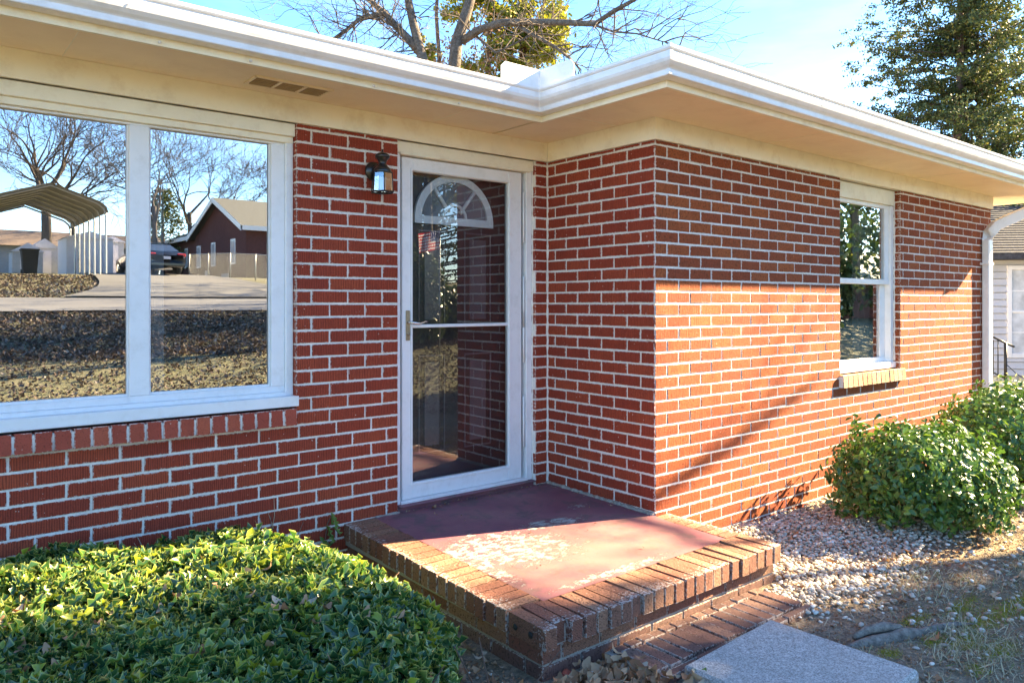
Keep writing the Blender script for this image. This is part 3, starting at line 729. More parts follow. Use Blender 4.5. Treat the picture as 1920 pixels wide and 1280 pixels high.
# inner door with fanlight
iy = LA + .118
dm = MB(); dm.box(-1.175, -.205, iy, iy + .045, .08, 2.262); ind = dm.build('inner_door', M['dark_door'], house)
def moulding(x0, x1, z0, z1, r=.012):
    m_ = MB()
    for (a, b, c_, d) in ((x0, x1, z0, z0 + r), (x0, x1, z1 - r, z1), (x0, x0 + r, z0 + r, z1 - r), (x1 - r, x1, z0 + r, z1 - r)): m_.box(a, b, iy - .007, iy - .0005, c_, d, .002)
    m_.box(x0 + .045, x1 - .045, iy - .006, iy - .0005, z0 + .045, z1 - .045, .005)
    m_.build('door_panel', mat_simple('panel_sheen', (.12, .11, .12), .2, .8), ind)  # panels paler than the door, gloss highlights put into their colour
for (a, b) in ((-1.025, -.815), (-.66, -.43)):
    moulding(a, b, 1.165, 1.80); moulding(a, b, .34, .98)
fx, fz_, fr_ = -.745, 1.868, .318
fm = MB(); arc = [(fx + fr_ * math.cos(t), fz_ + fr_ * .97 * math.sin(t)) for t in np.linspace(math.pi, 0, 29)]
arc2 = [(fx + (fr_ - .05) * math.cos(t), fz_ + (fr_ - .05) * .97 * math.sin(t)) for t in np.linspace(math.pi, 0, 29)]
vs = []
for (p, q) in zip(arc, arc2): vs += [(p[0], iy - .004, p[1]), (p[0], iy - .026, p[1]), (q[0], iy - .026, q[1]), (q[0], iy - .004, q[1])]
fm.add(vs, [(4 * i + k, 4 * i + (k + 1) % 4, 4 * i + 4 + (k + 1) % 4, 4 * i + 4 + k) for i in range(28) for k in range(4)])
fm.box(fx - fr_, fx + fr_, iy - .027, iy - .003, fz_ - .028, fz_ + .022)
for t in (R(52), R(128)):
    p = Vector((fx + .07 * math.cos(t), iy - .015, fz_ + .07 * math.sin(t))); q = Vector((fx + .28 * math.cos(t), iy - .015, fz_ + .28 * math.sin(t))); fm.tube([p, q], .014, 6)
aa = [(fx + .09 * math.cos(t), iy - .015, fz_ + .02 + .09 * math.sin(t)) for t in np.linspace(math.pi, 0, 9)]; fm.tube(aa, .012, 6)
fan = fm.build('fanlight_frame', mat_simple('fanlight_white', (.93, .94, .95), .3), ind)
fg = MB(); vs = [(x, iy - .010, z) for x, z in arc2] ; fg.add(vs, [tuple(range(len(vs)))]); fg.build('fanlight_glass', mat_simple('frosted_light', (.20, .22, .25), .08, .9), ind)

# downspout
dp = MB()
pts = [(5.31, -.05, -.12), (5.31, -.05, 1.98), (5.33, -.062, 2.06), (5.40, -.10, 2.14), (5.50, -.16, 2.19), (5.95, -.42, 2.40), (6.03, -.50, 2.44), (6.06, -.56, 2.50)]
n = len(pts); vs = []
for i, p in enumerate(pts):
    p = Vector(p); d = (Vector(pts[min(i + 1, n - 1)]) - Vector(pts[max(i - 1, 0)])).normalized()
    b = Vector((0, 0, 1)).cross(d); b = Vector((0, 1, 0)) if b.length < .3 else b.normalized()
    a = d.cross(b).normalized()
    if i < 2: a, b = Vector((1, 0, 0)), Vector((0, 1, 0))
    if (a.x < 0 and i > 1 and False): a = -a
    A_, B_ = .056, .036
    for (sa, sb) in ((-1, -.75), (-.8, -1), (.8, -1), (1, -.75), (1, .75), (.8, 1), (-.8, 1), (-1, .75)): vs.append(p + a * A_ * sa + b * B_ * sb)
dp.add(vs, [(i * 8 + k, i * 8 + (k + 1) % 8, (i + 1) * 8 + (k + 1) % 8, (i + 1) * 8 + k) for i in range(n - 1) for k in range(8)])
dp.build('downspout', M['alu'], house)
part('downspout_strap', [(5.24, 5.38, -.09, -.002, 1.72, 1.745)], M['alu'], house, .002)

# ---------------- wall lantern
lan = empty('wall_lantern', (-1.418, .878, 1.95), label='black coach lantern with clear glass panes on the brick wall left of the white door', cat='lamp')
def lbuild(m_, name, mat): return m_.build(name, mat, lan)
m_ = MB(); m_.lathe([(.0, .0), (.062, .0), (.066, .008), (.058, .018), (.04, .026), (.028, .034), (.0, .036)], 28)
o = m_.build('back_plate', M['black'], lan); o.matrix_basis = Matrix.Translation((-.005, .120, .165)) @ Matrix.Rotation(R(90), 4, 'X')
m_ = MB(); m_.tube([(-.005, .09, .165), (-.005, .06, .168), (0, .03, .16), (0, .0, .152)], [.03, .034, .036, .03], 14); lbuild(m_, 'arm', M['black'])
m_ = MB(); m_.lathe([(.0, .302), (.006, .30), (.006, .285), (.012, .28), (.03, .274), (.046, .262), (.050, .252), (.046, .243), (.040, .236), (.030, .222), (.026, .212), (.026, .200), (.030, .196), (.034, .19), (.045, .178), (.056, .165), (.060, .150), (.058, .142)], 28); lbuild(m_, 'cap', M['black'])
cg = MB(); N6 = 6; rt, rb = .068, .076
top = [(rt * math.cos(R(60 * k + 10)), rt * math.sin(R(60 * k + 10)), .142) for k in range(6)]; bot = [(rb * math.cos(R(60 * k + 10)), rb * math.sin(R(60 * k + 10)), .012) for k in range(6)]
for k in range(6):
    cg.tube([top[k], bot[k]], .0045, 4); cg.tube([top[k], top[(k + 1) % 6]], .005, 4); cg.tube([bot[k], bot[(k + 1) % 6]], .006, 4)
cg.add([(0, 0, .145)] + top, [(0, k + 1, (k + 1) % 6 + 1) for k in range(6)]); cg.tube([(0, 0, .012), (0, 0, 0)], .01, 6)
for k in range(6): cg.tube([bot[k], (0, 0, .010)], .003, 4)
lbuild(cg, 'cage', M['black'])
for k in range(6):
    a, b, c_, d = [Vector(v) * 1.0 for v in (top[k], top[(k + 1) % 6], bot[(k + 1) % 6], bot[k])]
    m_ = MB(); m_.add([a, b, c_, d], [(0, 1, 2, 3)]); lbuild(m_, 'lantern_pane', M['lamp_glass'])
m_ = MB(); m_.box(-.022, .022, -.012, .012, .02, .115, .004); o = lbuild(m_, 'sensor_tube', mat_simple('candle_sleeve', (.75, .75, .76), .4)); o.matrix_basis = Matrix.Rotation(R(-20), 4, 'Z')
m_ = MB(); m_.lathe([(0, .145), (.012, .14), (.016, .128), (.012, .115), (.0, .112)], 12); lbuild(m_, 'bulb', M['car_glass'])

lan.location.z = 1.967; lan.scale = (.88, .88, .88)
# ---------------- porch step
porch = empty('porch_step', (0, 0, 0), label='low porch step with burgundy painted top and a brick border', cat='porch')
mb = MB()
pz = lambda y: .006 + .02 * max(y, 0) if y > 0 else .006 + .012 * y
N = 12; ysq = np.linspace(-.552, LA + .01, N)
vs = []
for y in ysq: vs += [(-1.412, y, pz(y)), (-.03 if y < 0 else -.001, y, pz(y))]
# slab top as one sheet plus skirt
mb.add(vs, [(2 * i, 2 * i + 1, 2 * i + 3, 2 * i + 2) for i in range(N - 1)])
mb.box(-1.41, -.0, -.55, LA, -.2, -.03)
mb.build('porch_slab', M['porch'], porch)
mb = MB()  # grout skirting at the walls
for i in range(40):
    a = i / 39 * .98 + .005; mb.tube([(-.008 + random.uniform(-.004, .004), a, pz(a)), (-.006, min(a + .03, .99), pz(a) + random.uniform(-.003, .006))], random.uniform(.012, .02), 5)
for i in range(8):
    x = -1.40 + i * .02; mb.tube([(x, LA - .004, .02), (x + .025, LA - .006, .022)], random.uniform(.01, .018), 5)
mb.build('grout_fillet', M['mortar_step'], porch)
# mortar bodies
mb = MB(); mb.box(-1.600, -1.414, -.53, .99, -.10, -.012); mb.box(-1.56, .09, -.748, -.555, -.10, -.022); mb.box(-.028, .105, -.545, -.014, -.10, -.012)
mb.box(-1.585, .10, -.745, -.4, -.42, -.10); mb.box(-1.585, -1.3, -.4, .99, -.42, -.10); mb.box(-.1, .10, -.4, -.012, -.42, -.10)
mb.build('mortar_bed', M['mortar_step'], porch)
def rotbrick(L, D, H, mat, mw, name='step_brick', label=None):
    return link(name, brick_mesh(round(L, 3), D, round(H, 3), mat, random.randrange(6)), porch, mw, **({'label': label} if label else {}))
E_ = lambda a, b, c_: Euler((a, b, c_)).to_matrix().to_4x4()
# left border: rowlocks with ends facing -x ; local x (length .066) runs along y
n = 20; p = (LA + .535) / n
for i in range(n):
    y = -.535 + (i + .5) * p
    mw = Matrix.Translation((-1.608 + random.gauss(0, .0025), y, -.048 + pz(y) + random.gauss(0, .0012))) @ Matrix.Rotation(-math.pi / 2, 4, 'Z') @ E_(random.gauss(0, .008), random.gauss(0, .012), random.gauss(0, .008))
    rotbrick(p - .010, .198, .096, M['step_brick'], mw)
# front border rowlocks, uneven
n = 23; x = -1.605; tot = 1.73
gaps = [random.uniform(.008, .017) for _ in range(n)]; wds = (tot - sum(gaps)) / n
for i in range(n):
    push = random.gauss(0, .004); tilt = random.gauss(0, .02)
    if i in (7, 12): push += .008; tilt += .03
    top = -.001 + random.gauss(0, .0015)
    yfr = -.792 + push
    ln = .245
    if i == 1: yfr += .035; ln -= .03
    mw = Matrix.Translation((x + wds / 2, yfr, -.046 + top)) @ E_(random.gauss(0, .008), random.gauss(0, .012), tilt)
    b_ = rotbrick(wds, ln, .092, M['step_brick'], mw, label='end brick with two round core holes in its side' if i == 0 else None)
    if i == 0:
        for yy in (-.70, -.60):
            h_ = MB(); h_.tube([(-1.6125, yy, -.046), (-1.6135, yy, -.046)], .014, 14); h_.build('core_hole', M['rubber'], porch)
    x += wds + gaps[i]
# right border: shorter bricks set flat, ends to +x
n = 7; p = (.545 - .012) / n
for i in range(n):
    y = -.545 + (i + .5) * p
    mw = Matrix.Translation((.112, y, -.03)) @ Matrix.Rotation(math.pi / 2, 4, 'Z') @ E_(random.gauss(0, .006), random.gauss(0, .01), random.gauss(0, .008))
    rotbrick(p - .009, .138, .066, M['step_brick'], mw)
# body courses below the rowlocks
for kz, zc in enumerate((-.128, -.204, -.280)):
    x = -1.592 + (0 if kz % 2 else -.115)
    while x < .09:
        a, b = max(x, -1.592), min(x + .218, .105)
        if b - a > .03: rotbrick(b - a, .1, .064, M['path_brick'] if kz else M['step_brick'], Matrix.Translation(((a + b) / 2, -.752 - .004 * (kz == 2), zc)) @ E_(random.gauss(0, .004), 0, random.gauss(0, .006)))
        x += .2286
    y = -.745 + (0 if kz % 2 == 0 else -.115)
    while y < .97:
        a, b = max(y, -.745), min(y + .218, .985)
        if b - a > .03: rotbrick(b - a, .1, .064, M['path_brick'] if kz else M['step_brick'], Matrix.Translation((-1.592, (a + b) / 2, zc)) @ Matrix.Rotation(-math.pi / 2, 4, 'Z') @ E_(random.gauss(0, .004), 0, random.gauss(0, .006)))
        y += .2286
    y = -.745
    while y < -.05:
        a, b = y, min(y + .218, -.02)
        if b - a > .03: rotbrick(b - a, .1, .064, M['path_brick'], Matrix.Translation((.106, (a + b) / 2, zc)) @ Matrix.Rotation(math.pi / 2, 4, 'Z'))
        y += .2286
# loose broken brick at the foot of the step
m_ = MB(); m_.box(-.05, .05, -.035, .035, -.03, .035, .008); o = m_.build('broken_brick', M['sill_brick'], label='broken reddish brick piece lying at the foot of the porch corner', cat='brick')
o.matrix_basis = Matrix.Translation((-1.50, -.80, -.235)) @ E_(.5, .3, .7)

# ---------------- brick path and slab
pth = empty('brick_path', (0, 0, 0), label='strip of weathered brick paving at the foot of the porch step', cat='path')
mb = MB(); mb.box(-1.235, -.10, -1.07, -.76, -.32, -.206); mb.build('sand_bed', M['mortar_step'], pth)
ztop = -.190
def flat(xc, yc_, L, W, rz=0, dz=0):
    # brick lying flat: its face looks up ; local -y -> +z
    me = brick_mesh(round(L, 3), .055, round(W, 3), M['path_brick'], random.randrange(6))
    link('paving_brick', me, pth, Matrix.Translation((xc, yc_, ztop + dz + random.gauss(0, .0025))) @ Matrix.Rotation(rz + random.gauss(0, .012), 4, 'Z') @ Matrix.Rotation(R(-90), 4, 'X') @ E_(random.gauss(0, .012), 0, 0))
n = 14; p = 1.12 / n
for i in range(n):
    x = -1.215 + (i + .5) * p
    flat(x + random.gauss(0, .002), -.795, p - .010, .05, dz=-.002)
    flat(x + random.gauss(0, .002), -.935, p - .010, .205)
for i in range(5): flat(-1.215 + .11 + i * .228, -1.068, .216, .04, dz=-.006)
sl = MB(); sl.box(0, .62, 0, .60, -.12, 0, .012)
slab = sl.build('concrete_slab', M['slab'], label='square grey concrete stepping slab at the bottom of the picture', cat='paving slab')
slab.matrix_basis = Matrix.Translation((-.432, -1.064, -.170)) @ Matrix.Rotation(R(180 + 2.5), 4, 'Z')
slab.scale = (1.115, 1.11, 1)

# ---------------- gravel, litter, grass
ico = None
def icosa():
    t = (1 + 5 ** .5) / 2
    v = np.array([(-1, t, 0), (1, t, 0), (-1, -t, 0), (1, -t, 0), (0, -1, t), (0, 1, t), (0, -1, -t), (0, 1, -t), (t, 0, -1), (t, 0, 1), (-t, 0, -1), (-t, 0, 1)], float); v /= np.linalg.norm(v[0])
    f = [(0, 11, 5), (0, 5, 1), (0, 1, 7), (0, 7, 10), (0, 10, 11), (1, 5, 9), (5, 11, 4), (11, 10, 2), (10, 7, 6), (7, 1, 8), (3, 9, 4), (3, 4, 2), (3, 2, 6), (3, 6, 8), (3, 8, 9), (4, 9, 5), (2, 4, 11), (6, 2, 10), (8, 6, 7), (9, 8, 1)]
    mid = {}; v = list(v); nf = []
    def m(a, b):
        k = tuple(sorted((a, b)))
        if k not in mid: q = (v[a] + v[b]) / 2; mid[k] = len(v); v.append(q / np.linalg.norm(q))
        return mid[k]
    for a, b, c_ in f:
        x, y, z = m(a, b), m(b, c_), m(c_, a); nf += [(a, x, z), (b, y, x), (c_, z, y), (x, y, z)]
    return np.array(v), np.array(nf)
IV, IF = icosa()
def stones(name, pts, size, mat=None):
    k = len(pts); nrm = np.stack([rng.normal(0, .25, k), rng.normal(0, .25, k), np.ones(k)], 1)
    F_ = frames(nrm, rng.uniform(0, 6.28, k), np.ones(k))
    sc = np.stack([size * rng.uniform(.8, 1.35, k), size * rng.uniform(.7, 1.0, k), size * rng.uniform(.4, .7, k)], 1)
    Ms = F_ * sc[:, None, :]
    me = bulk(name, IV, IF, Ms, pts, rng.uniform(0, 1, k), mat or M['stones'], smooth=True); return link(name, me, kind='stuff')
def inside_block(x, y):
    return ((x > -1.64) & (x < .13) & (y > -.81)) | ((x > -1.24) & (x < -.1) & (y > -1.09) & (y < -.7)) | ((x > -1.14) & (x < -.43) & (y > -1.75) & (y < -1.06)) | ((x > -.01) & (y > -.01)) | (y > .985)
def scatter(nn, x0, x1, y0, y1, dens=None):
    x = rng.uniform(x0, x1, nn); y = rng.uniform(y0, y1, nn); k = ~inside_block(x, y)
    if dens is not None: k &= rng.uniform(0, 1, nn) < dens(x, y)
    return x[k], y[k]
def gd(x, y):
    # gravel bed hugging the wing wall, thinning out outwards
    edge = -1.06 - .09 * np.sin(x * 3) ; d = 1 / (1 + np.exp(-(y - edge) / .05))
    return np.clip(d * np.clip((2.6 - x) / .6, 0, 1) + .035, 0, 1)
x, y = scatter(26000, -.25, 3.6, -1.9, 0, gd); z = gz(x, y) + rng.uniform(-.002, .022, len(x))
stones('gravel', np.stack([x, y, z], 1), .0115 * rng.uniform(.5, 1.4, len(x)))
x, y = scatter(420, -1.9, .3, -1.6, .9, lambda x, y: np.where(x < -1.55, .8, .15)); stones('scattered_pebbles', np.stack([x, y, gz(x, y) + .006], 1), .009 * rng.uniform(.5, 1.6, len(x)))
x, y = scatter(60, -.1, 3, -1.9, -1.1); stones('pale_pebbles', np.stack([x, y, gz(x, y) + .008], 1), .014 * rng.uniform(.6, 1.3, len(x)))

# curled fallen leaf template
def leafT(w=.4, curl=.25, n=4):
    v = []; e = []; f = []
    for i in range(n + 1):
        t = i / n; ww_ = w * math.sin(math.pi * (t * .92 + .04)) ** .8; zc = curl * (2 * t - 1) ** 2
        v += [(-ww_, t - .5, zc + curl * .8 * ww_), (0, t - .5, zc), (ww_, t - .5, zc + curl * .8 * ww_)]; e += [1, 0, 1]
    for i in range(n):
        for k in (0, 1):
            a = 3 * i + k; f += [(a, a + 1, a + 4), (a, a + 4, a + 3)]
    return np.array(v), np.array(f), np.array(e, float)
LT = leafT(.28, .35, 3)
def litter(name, x, y, size, lift=.012, mat=None, tilt=.45, zoff=0, T=None):
    k = len(x); nrm = np.stack([rng.normal(0, tilt, k), rng.normal(0, tilt, k), np.ones(k)], 1)
    Ms = frames(nrm, rng.uniform(0, 6.28, k), size * rng.uniform(.6, 1.25, k)); z = gz(x, y) + zoff + rng.uniform(0, lift, k)
    T = T or LT
    me = bulk(name, T[0], T[1], Ms, np.stack([x, y, z], 1), rng.uniform(0, 1, k), mat or M['litter'], edge=T[2], smooth=True); return link(name, me, kind='stuff')
def ld(x, y):
    a = np.exp(-(((x + 1.42) / .22) ** 2 + ((y + 1.0) / .16) ** 2)) * 3      # pile at the corner of the step
    b = np.where((x < -1.58) & (x > -2.1), .6, 0); c_ = .05 + .3 * np.exp(-(((x - 1.7) / 1.0) ** 2 + ((y + .8) / .35) ** 2))
    return np.clip(a + b + c_ + np.where((x > 2.2), .25, 0), 0, 1)
x, y = scatter(7000, -2.2, 4.5, -2.1, .9, ld); litter('leaf_litter', x, y, np.full(len(x), .048), .03)
x = rng.normal(-1.38, .16, 420); y = rng.normal(-1.0, .11, 420); k = ~inside_block(x, y); litter('leaf_pile', x[k], y[k], np.full(k.sum(), .06), .06, tilt=.8)
xq = np.concatenate([rng.uniform(-1.2, -.05, 60), rng.uniform(-1.4, -.05, 30), rng.uniform(-.08, -.02, 30)]); yq = np.concatenate([LA - np.abs(rng.normal(0, .02, 60)) - .01, rng.uniform(-.5, .9, 30), rng.uniform(.05, .95, 30)]); kq = len(xq)
me = bulk('porch_crumbs', LT[0], LT[1], frames(np.stack([rng.normal(0, .3, kq), rng.normal(0, .3, kq), np.ones(kq)], 1), rng.uniform(0, 6, kq), rng.uniform(.006, .018, kq)), np.stack([xq, yq, .010 + .02 * np.clip(yq, 0, 1)], 1), rng.uniform(0, .6, kq), M['litter'], edge=LT[2]); link('porch_crumbs', me, kind='stuff')
# few leaves and crumbs on the porch and the gravel
for (px, py, pz_, lb) in ((-1.02, .93, .03, 'small dark dry leaf on the porch paint just below the threshold'), (-1.22, -.95, -.17, 'tan dry leaf lying on the brick paving near the step'), (.55, -.70, -.20, 'rust coloured dry leaf lying on the gravel right of the step')):
    v, f, e = LT; me = bulk('fallen_leaf', v * .05, f, np.eye(3)[None], np.zeros((1, 3)), np.array([.3]), M['litter'], edge=e, smooth=True)
    o = link('fallen_leaf', me, label=lb, cat='leaf'); o.matrix_basis = Matrix.Translation((px, py, pz_)) @ Matrix.Rotation(random.uniform(0, 6), 4, 'Z')
x, y = scatter(17000, -.9, 4.4, -2.3, -.2); litter('bark_crumbs', x, y, np.full(len(x), .016), .006, tilt=.3)
x, y = scatter(2500, -2.2, -1.55, -2.1, .9); litter('bark_crumbs', x, y, np.full(len(x), .02), .01, tilt=.4)
x = rng.uniform(-6, 12, 16000); y = rng.uniform(-9.5, -3.4, 16000); litter('leaf_litter', x, y, np.full(len(x), .07), .03, mat=M['old_litter'])
# dry grass blades (right foreground) and moss
BT = (np.array([(-.03, 0, 0), (.03, 0, 0), (-.022, .12, .45), (.022, .12, .45), (0, .45, .75)]), np.array([(0, 1, 3), (0, 3, 2), (2, 3, 4)]), np.zeros(5))
def blades(name, x, y, h, mat, lean=.9):
    k = len(x); nrm = np.stack([rng.normal(0, lean, k), rng.normal(0, lean, k), np.ones(k)], 1)
    Ms = frames(nrm, rng.uniform(0, 6.28, k), h * rng.uniform(.5, 1.2, k))
    me = bulk(name, BT[0], BT[1], Ms, np.stack([x, y, gz(x, y)], 1), rng.uniform(0, 1, k), mat); return link(name, me, kind='stuff')
x, y = scatter(42000, -.6, 4.2, -2.6, -.9, lambda x, y: np.clip((-1.15 - y + .25 * np.sin(x * 2.3) + .2 * np.sin(x * 7 + y * 5)) / .5, .03, 1) * np.clip(.25 + .9 * np.sin(x * 5.1 + 1) * np.sin(y * 6.3), .12, 1))
blades('dry_grass', x, y, np.full(len(x), .065), M['strawgrass'])
def md(x, y):
    r = 0
    for cx, cy, a, b in ((.23, -1.44, .16, .05), (-.27, -1.55, .08, .05), (.04, -1.60, .10, .05), (.13, -1.70, .14, .06), (.53, -1.66, .25, .09), (.18, -1.83, .16, .06), (-.11, -1.84, .07, .05), (.9, -1.72, .25, .08), (.6, -1.52, .2, .05)): r = r + np.exp(-(((x - cx) / a) ** 2 + ((y - cy) / b) ** 2) * 1.5)
    return np.clip(r * 1.5 - .2, 0, 1)
x, y = scatter(110000, -.5, 1.8, -2.1, -1.3, md); blades('moss', x, y, np.full(len(x), .020), M['moss'], 1.2)
# surface root
rt_ = MB(); pts = [(-.36, -1.39), (-.28, -1.42), (-.19, -1.444), (-.09, -1.47), (.013, -1.50), (.10, -1.525), (.184, -1.55), (.30, -1.60), (.42, -1.65)]
rt_.tube([(a, b, float(gz(a, b)) + .002 + .007 * math.sin(i * 2)) for i, (a, b) in enumerate(pts)], [.010, .020, .034, .030, .033, .022, .024, .014, .005], 9)
rt_.tube([(-.25, -1.38, -.205), (-.16, -1.395, -.190), (-.06, -1.43, -.190), (.02, -1.47, -.20)], [.012, .022, .024, .014], 7)
rt_.build('tree_root', M['root'], label='weathered grey tree root surfacing from mossy soil right of the slab', cat='root')

# ---------------- foliage
def holly_T():
    # spiny five-pointed leaf: outline + midrib
    out = [(0, -.5, 0), (.08, -.38, .02), (.34, -.40, .15), (.13, -.14, .04), (.38, .06, .18), (.11, .20, .04), (.24, .44, .14), (0, .72, -.14)]
    mid = [(0, -.42, -.02), (0, -.1, -.03), (0, .22, -.03)]
    v = []; e = []
    for p in out: v.append(p); e.append(1)
    for p in out[1:-1]: v.append((-p[0], p[1], p[2])); e.append(1)      # 8..13
    m0 = len(v)
    for p in mid: v.append(p); e.append(0)
    Rr = list(range(8)); Ll = [0] + list(range(8, 14)) + [7]; f = []
    for side, flip in ((Rr, False), (Ll, True)):
        mm = [m0, m0, m0, m0 + 1, m0 + 1, m0 + 2, m0 + 2]
        for i in range(7):
            t = (side[i], side[i + 1], mm[i]); f.append(t[::-1] if flip else t)
        for i in range(6):
            if mm[i] != mm[i + 1]: t = (mm[i], side[i + 1], mm[i + 1]); f.append(t[::-1] if flip else t)
    v = np.array(v, float) * np.array([.80, 1.0, 1.0]); v[:, 2] += np.abs(v[:, 0]) * .45
    return v, np.array(f), np.array(e, float)
HT = holly_T()
def oval_T(w=.24, curl=.14):
    v = []; e = []; f = []
    ts = (0, .3, .65, 1)
    ws = (.03, .9, .95, .02)
    for t, q in zip(ts, ws):
        z = -curl * (t - .4) ** 2
        v += [(-w * q, t - .5, z + .07 * q), (0, t - .5, z), (w * q, t - .5, z + .07 * q)]; e += [1, .0, 1]
    for i in range(3):
        for k in (0, 1):
            a = 3 * i + k; f += [(a, a + 1, a + 4), (a, a + 4, a + 3)]
    return np.array(v), np.array(f), np.array(e, float)
OT = oval_T()

def leaf_objects(T, Ms, P, idx, mat, parent, scale_note=None):
    """individual leaves sharing four meshes"""
    variants = []
    for q in range(4):
        v = T[0].copy(); v = v + rng.normal(0, .012, v.shape)
        variants.append(bulk('leaf', v, T[1], np.eye(3)[None], np.zeros((1, 3)), np.array([q * .25]), mat, edge=T[2], smooth=True))
    for i in idx:
        m4 = Matrix(Ms[i].tolist()).to_4x4(); m4.translation = Vector(P[i])
        link('leaf', variants[random.randrange(4)], parent, m4)

def pick_near(P, n, f=lambda p: True):
    v = P - np.array(cam.location); d = v @ np.array((.630, .776, 0)); u = 960 + 1409 * (v @ np.array((.776, -.630, 0))) / np.maximum(d, .01); vv = 566.8 - 1409 * v[:, 2] / np.maximum(d, .01)
    ok = (u > 5) & (u < 1915) & (vv > 5) & (vv < 1275) & (d > 0)
    d = np.where(ok, d, 99); return np.argsort(d)[:n]

# holly hedge along the front wall
def hz(x, y):
    """height of the clipped top"""
    t = .20 + .035 * np.sin(x * 5 + 1) * np.cos(y * 4) + .02 * np.sin(x * 13 + y * 9)
    ex = np.clip((-1.91 - x) / .26, 0, 1); ey = np.clip((y + 2.1) / .3, 0, 1); eb = np.clip((.93 - y) / .12, 0, 1)
    return -.24 + (t + .24) * np.sqrt(np.clip(1 - (1 - ex) ** 2, 0, 1)) * ey ** .5 * (.75 + .25 * eb)
def inhedge(x, y):
    lim = -1.92 - .30 * np.clip(y - .1, 0, 1) - .04 * np.sin(y * 9) + .68 * np.clip(y + .55, -3, 0)
    return x < lim
hedge = empty('holly_hedge', (0, 0, 0), label='low clipped hedge of spiny glossy leaves in front of the picture window', cat='hedge')
nL = 23000
x = rng.uniform(-4.6, -1.84, nL); y = rng.uniform(-1.9, .93, nL); k = inhedge(x, y); x, y = x[k], y[k]
lay = rng.uniform(0, 1, len(x)) ** 1.6 * .09
off = np.where(inhedge(x + .30 * np.clip(y - .1, 0, 1), y), 0, 0)
e_ = .012; xs2 = x + .30 * np.clip(y - .1, 0, 1) - .68 * np.clip(y + .55, -3, 0)
H = hz(xs2, y); dx = (hz(xs2 + e_, y) - H) / e_; dy = (hz(xs2, y + e_) - H) / e_
nrm = np.stack([-dx, -dy, np.ones_like(H)], 1); nrm /= np.linalg.norm(nrm, axis=1, keepdims=True)
# extra leaves on the steep end
n2 = 4200; y2 = rng.uniform(-1.9, .9, n2); zz = rng.uniform(-.22, .16, n2); x2 = -1.93 + .68 * np.clip(y2 + .55, -3, 0) - .30 * np.clip(y2 - .1, 0, 1) - .20 * np.clip((zz + .05) / .25, 0, 1) ** 2 + rng.normal(0, .02, n2)
P1 = np.stack([x, y, H - lay], 1); P2 = np.stack([x2, y2, zz], 1); Pn = np.concatenate([P1, P2]); Nn = np.concatenate([nrm, np.tile([[.9, -.2, .5]], (n2, 1))])
nrm2 = Nn + rng.normal(0, 1.0, Nn.shape); nrm2[:, 2] = np.abs(nrm2[:, 2]) * .7 + .05
sz = rng.uniform(.034, .084, len(Pn)); Ms = frames(nrm2, rng.uniform(0, 6.28, len(Pn)), sz)
idx = pick_near(Pn, 300); leaf_objects(HT, Ms, Pn, idx, M['holly'], hedge)
keep = np.ones(len(Pn), bool); keep[idx] = False
smooth_part = keep & (Pn[:, 0] > -2.45) & (rng.uniform(0, 1, len(Pn)) < .45)
spiny = keep & ~smooth_part
link('foliage', bulk('foliage', HT[0], HT[1], Ms[spiny], Pn[spiny], rng.uniform(0, 1, spiny.sum()), M['holly'], edge=HT[2], smooth=True), hedge, kind='stuff')
OT2 = oval_T(.24, .2)
link('foliage', bulk('foliage', OT2[0], OT2[1], Ms[smooth_part] * 1.05, Pn[smooth_part], rng.uniform(0, 1, smooth_part.sum()), M['holly'], edge=OT2[2], smooth=True), hedge, kind='stuff')
# dark twiggy core
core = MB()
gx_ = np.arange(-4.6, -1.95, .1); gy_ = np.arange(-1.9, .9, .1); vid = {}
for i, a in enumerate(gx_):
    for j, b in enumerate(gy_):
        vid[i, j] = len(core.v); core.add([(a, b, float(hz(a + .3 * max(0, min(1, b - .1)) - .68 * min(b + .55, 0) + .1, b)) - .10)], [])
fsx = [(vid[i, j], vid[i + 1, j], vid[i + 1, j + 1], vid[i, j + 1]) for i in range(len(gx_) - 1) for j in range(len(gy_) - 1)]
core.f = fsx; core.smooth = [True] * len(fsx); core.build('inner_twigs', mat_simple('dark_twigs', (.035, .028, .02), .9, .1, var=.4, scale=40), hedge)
tw = MB()
for i in range(160):
    a, b = random.uniform(-4, -1.95), random.uniform(-1.3, .85); z0 = -.22
    tw.tube([(a, b, z0), (a + random.uniform(-.06, .06), b + random.uniform(-.06, .06), z0 + .16), (a + random.uniform(-.12, .12), b + random.uniform(-.12, .12), z0 + .38)], [.006, .004, .002], 4)
tw.build('stems', M['bark_red'], hedge, kind='stuff')
dl = np.array([(random.uniform(-3.6, -2.2), random.uniform(-1, .4)) for _ in range(70)]); k = len(dl)
me = bulk('dead_leaves', LT[0], LT[1], frames(np.stack([rng.normal(0, .6, k), rng.normal(0, .6, k), np.ones(k)], 1), rng.uniform(0, 6, k), rng.uniform(.04, .06, k)), np.stack([dl[:, 0], dl[:, 1], hz(dl[:, 0], dl[:, 1]) - .005], 1), rng.uniform(0, 1, k), M['litter'], edge=LT[2], smooth=True)
link('dead_leaves', me, hedge, kind='stuff')

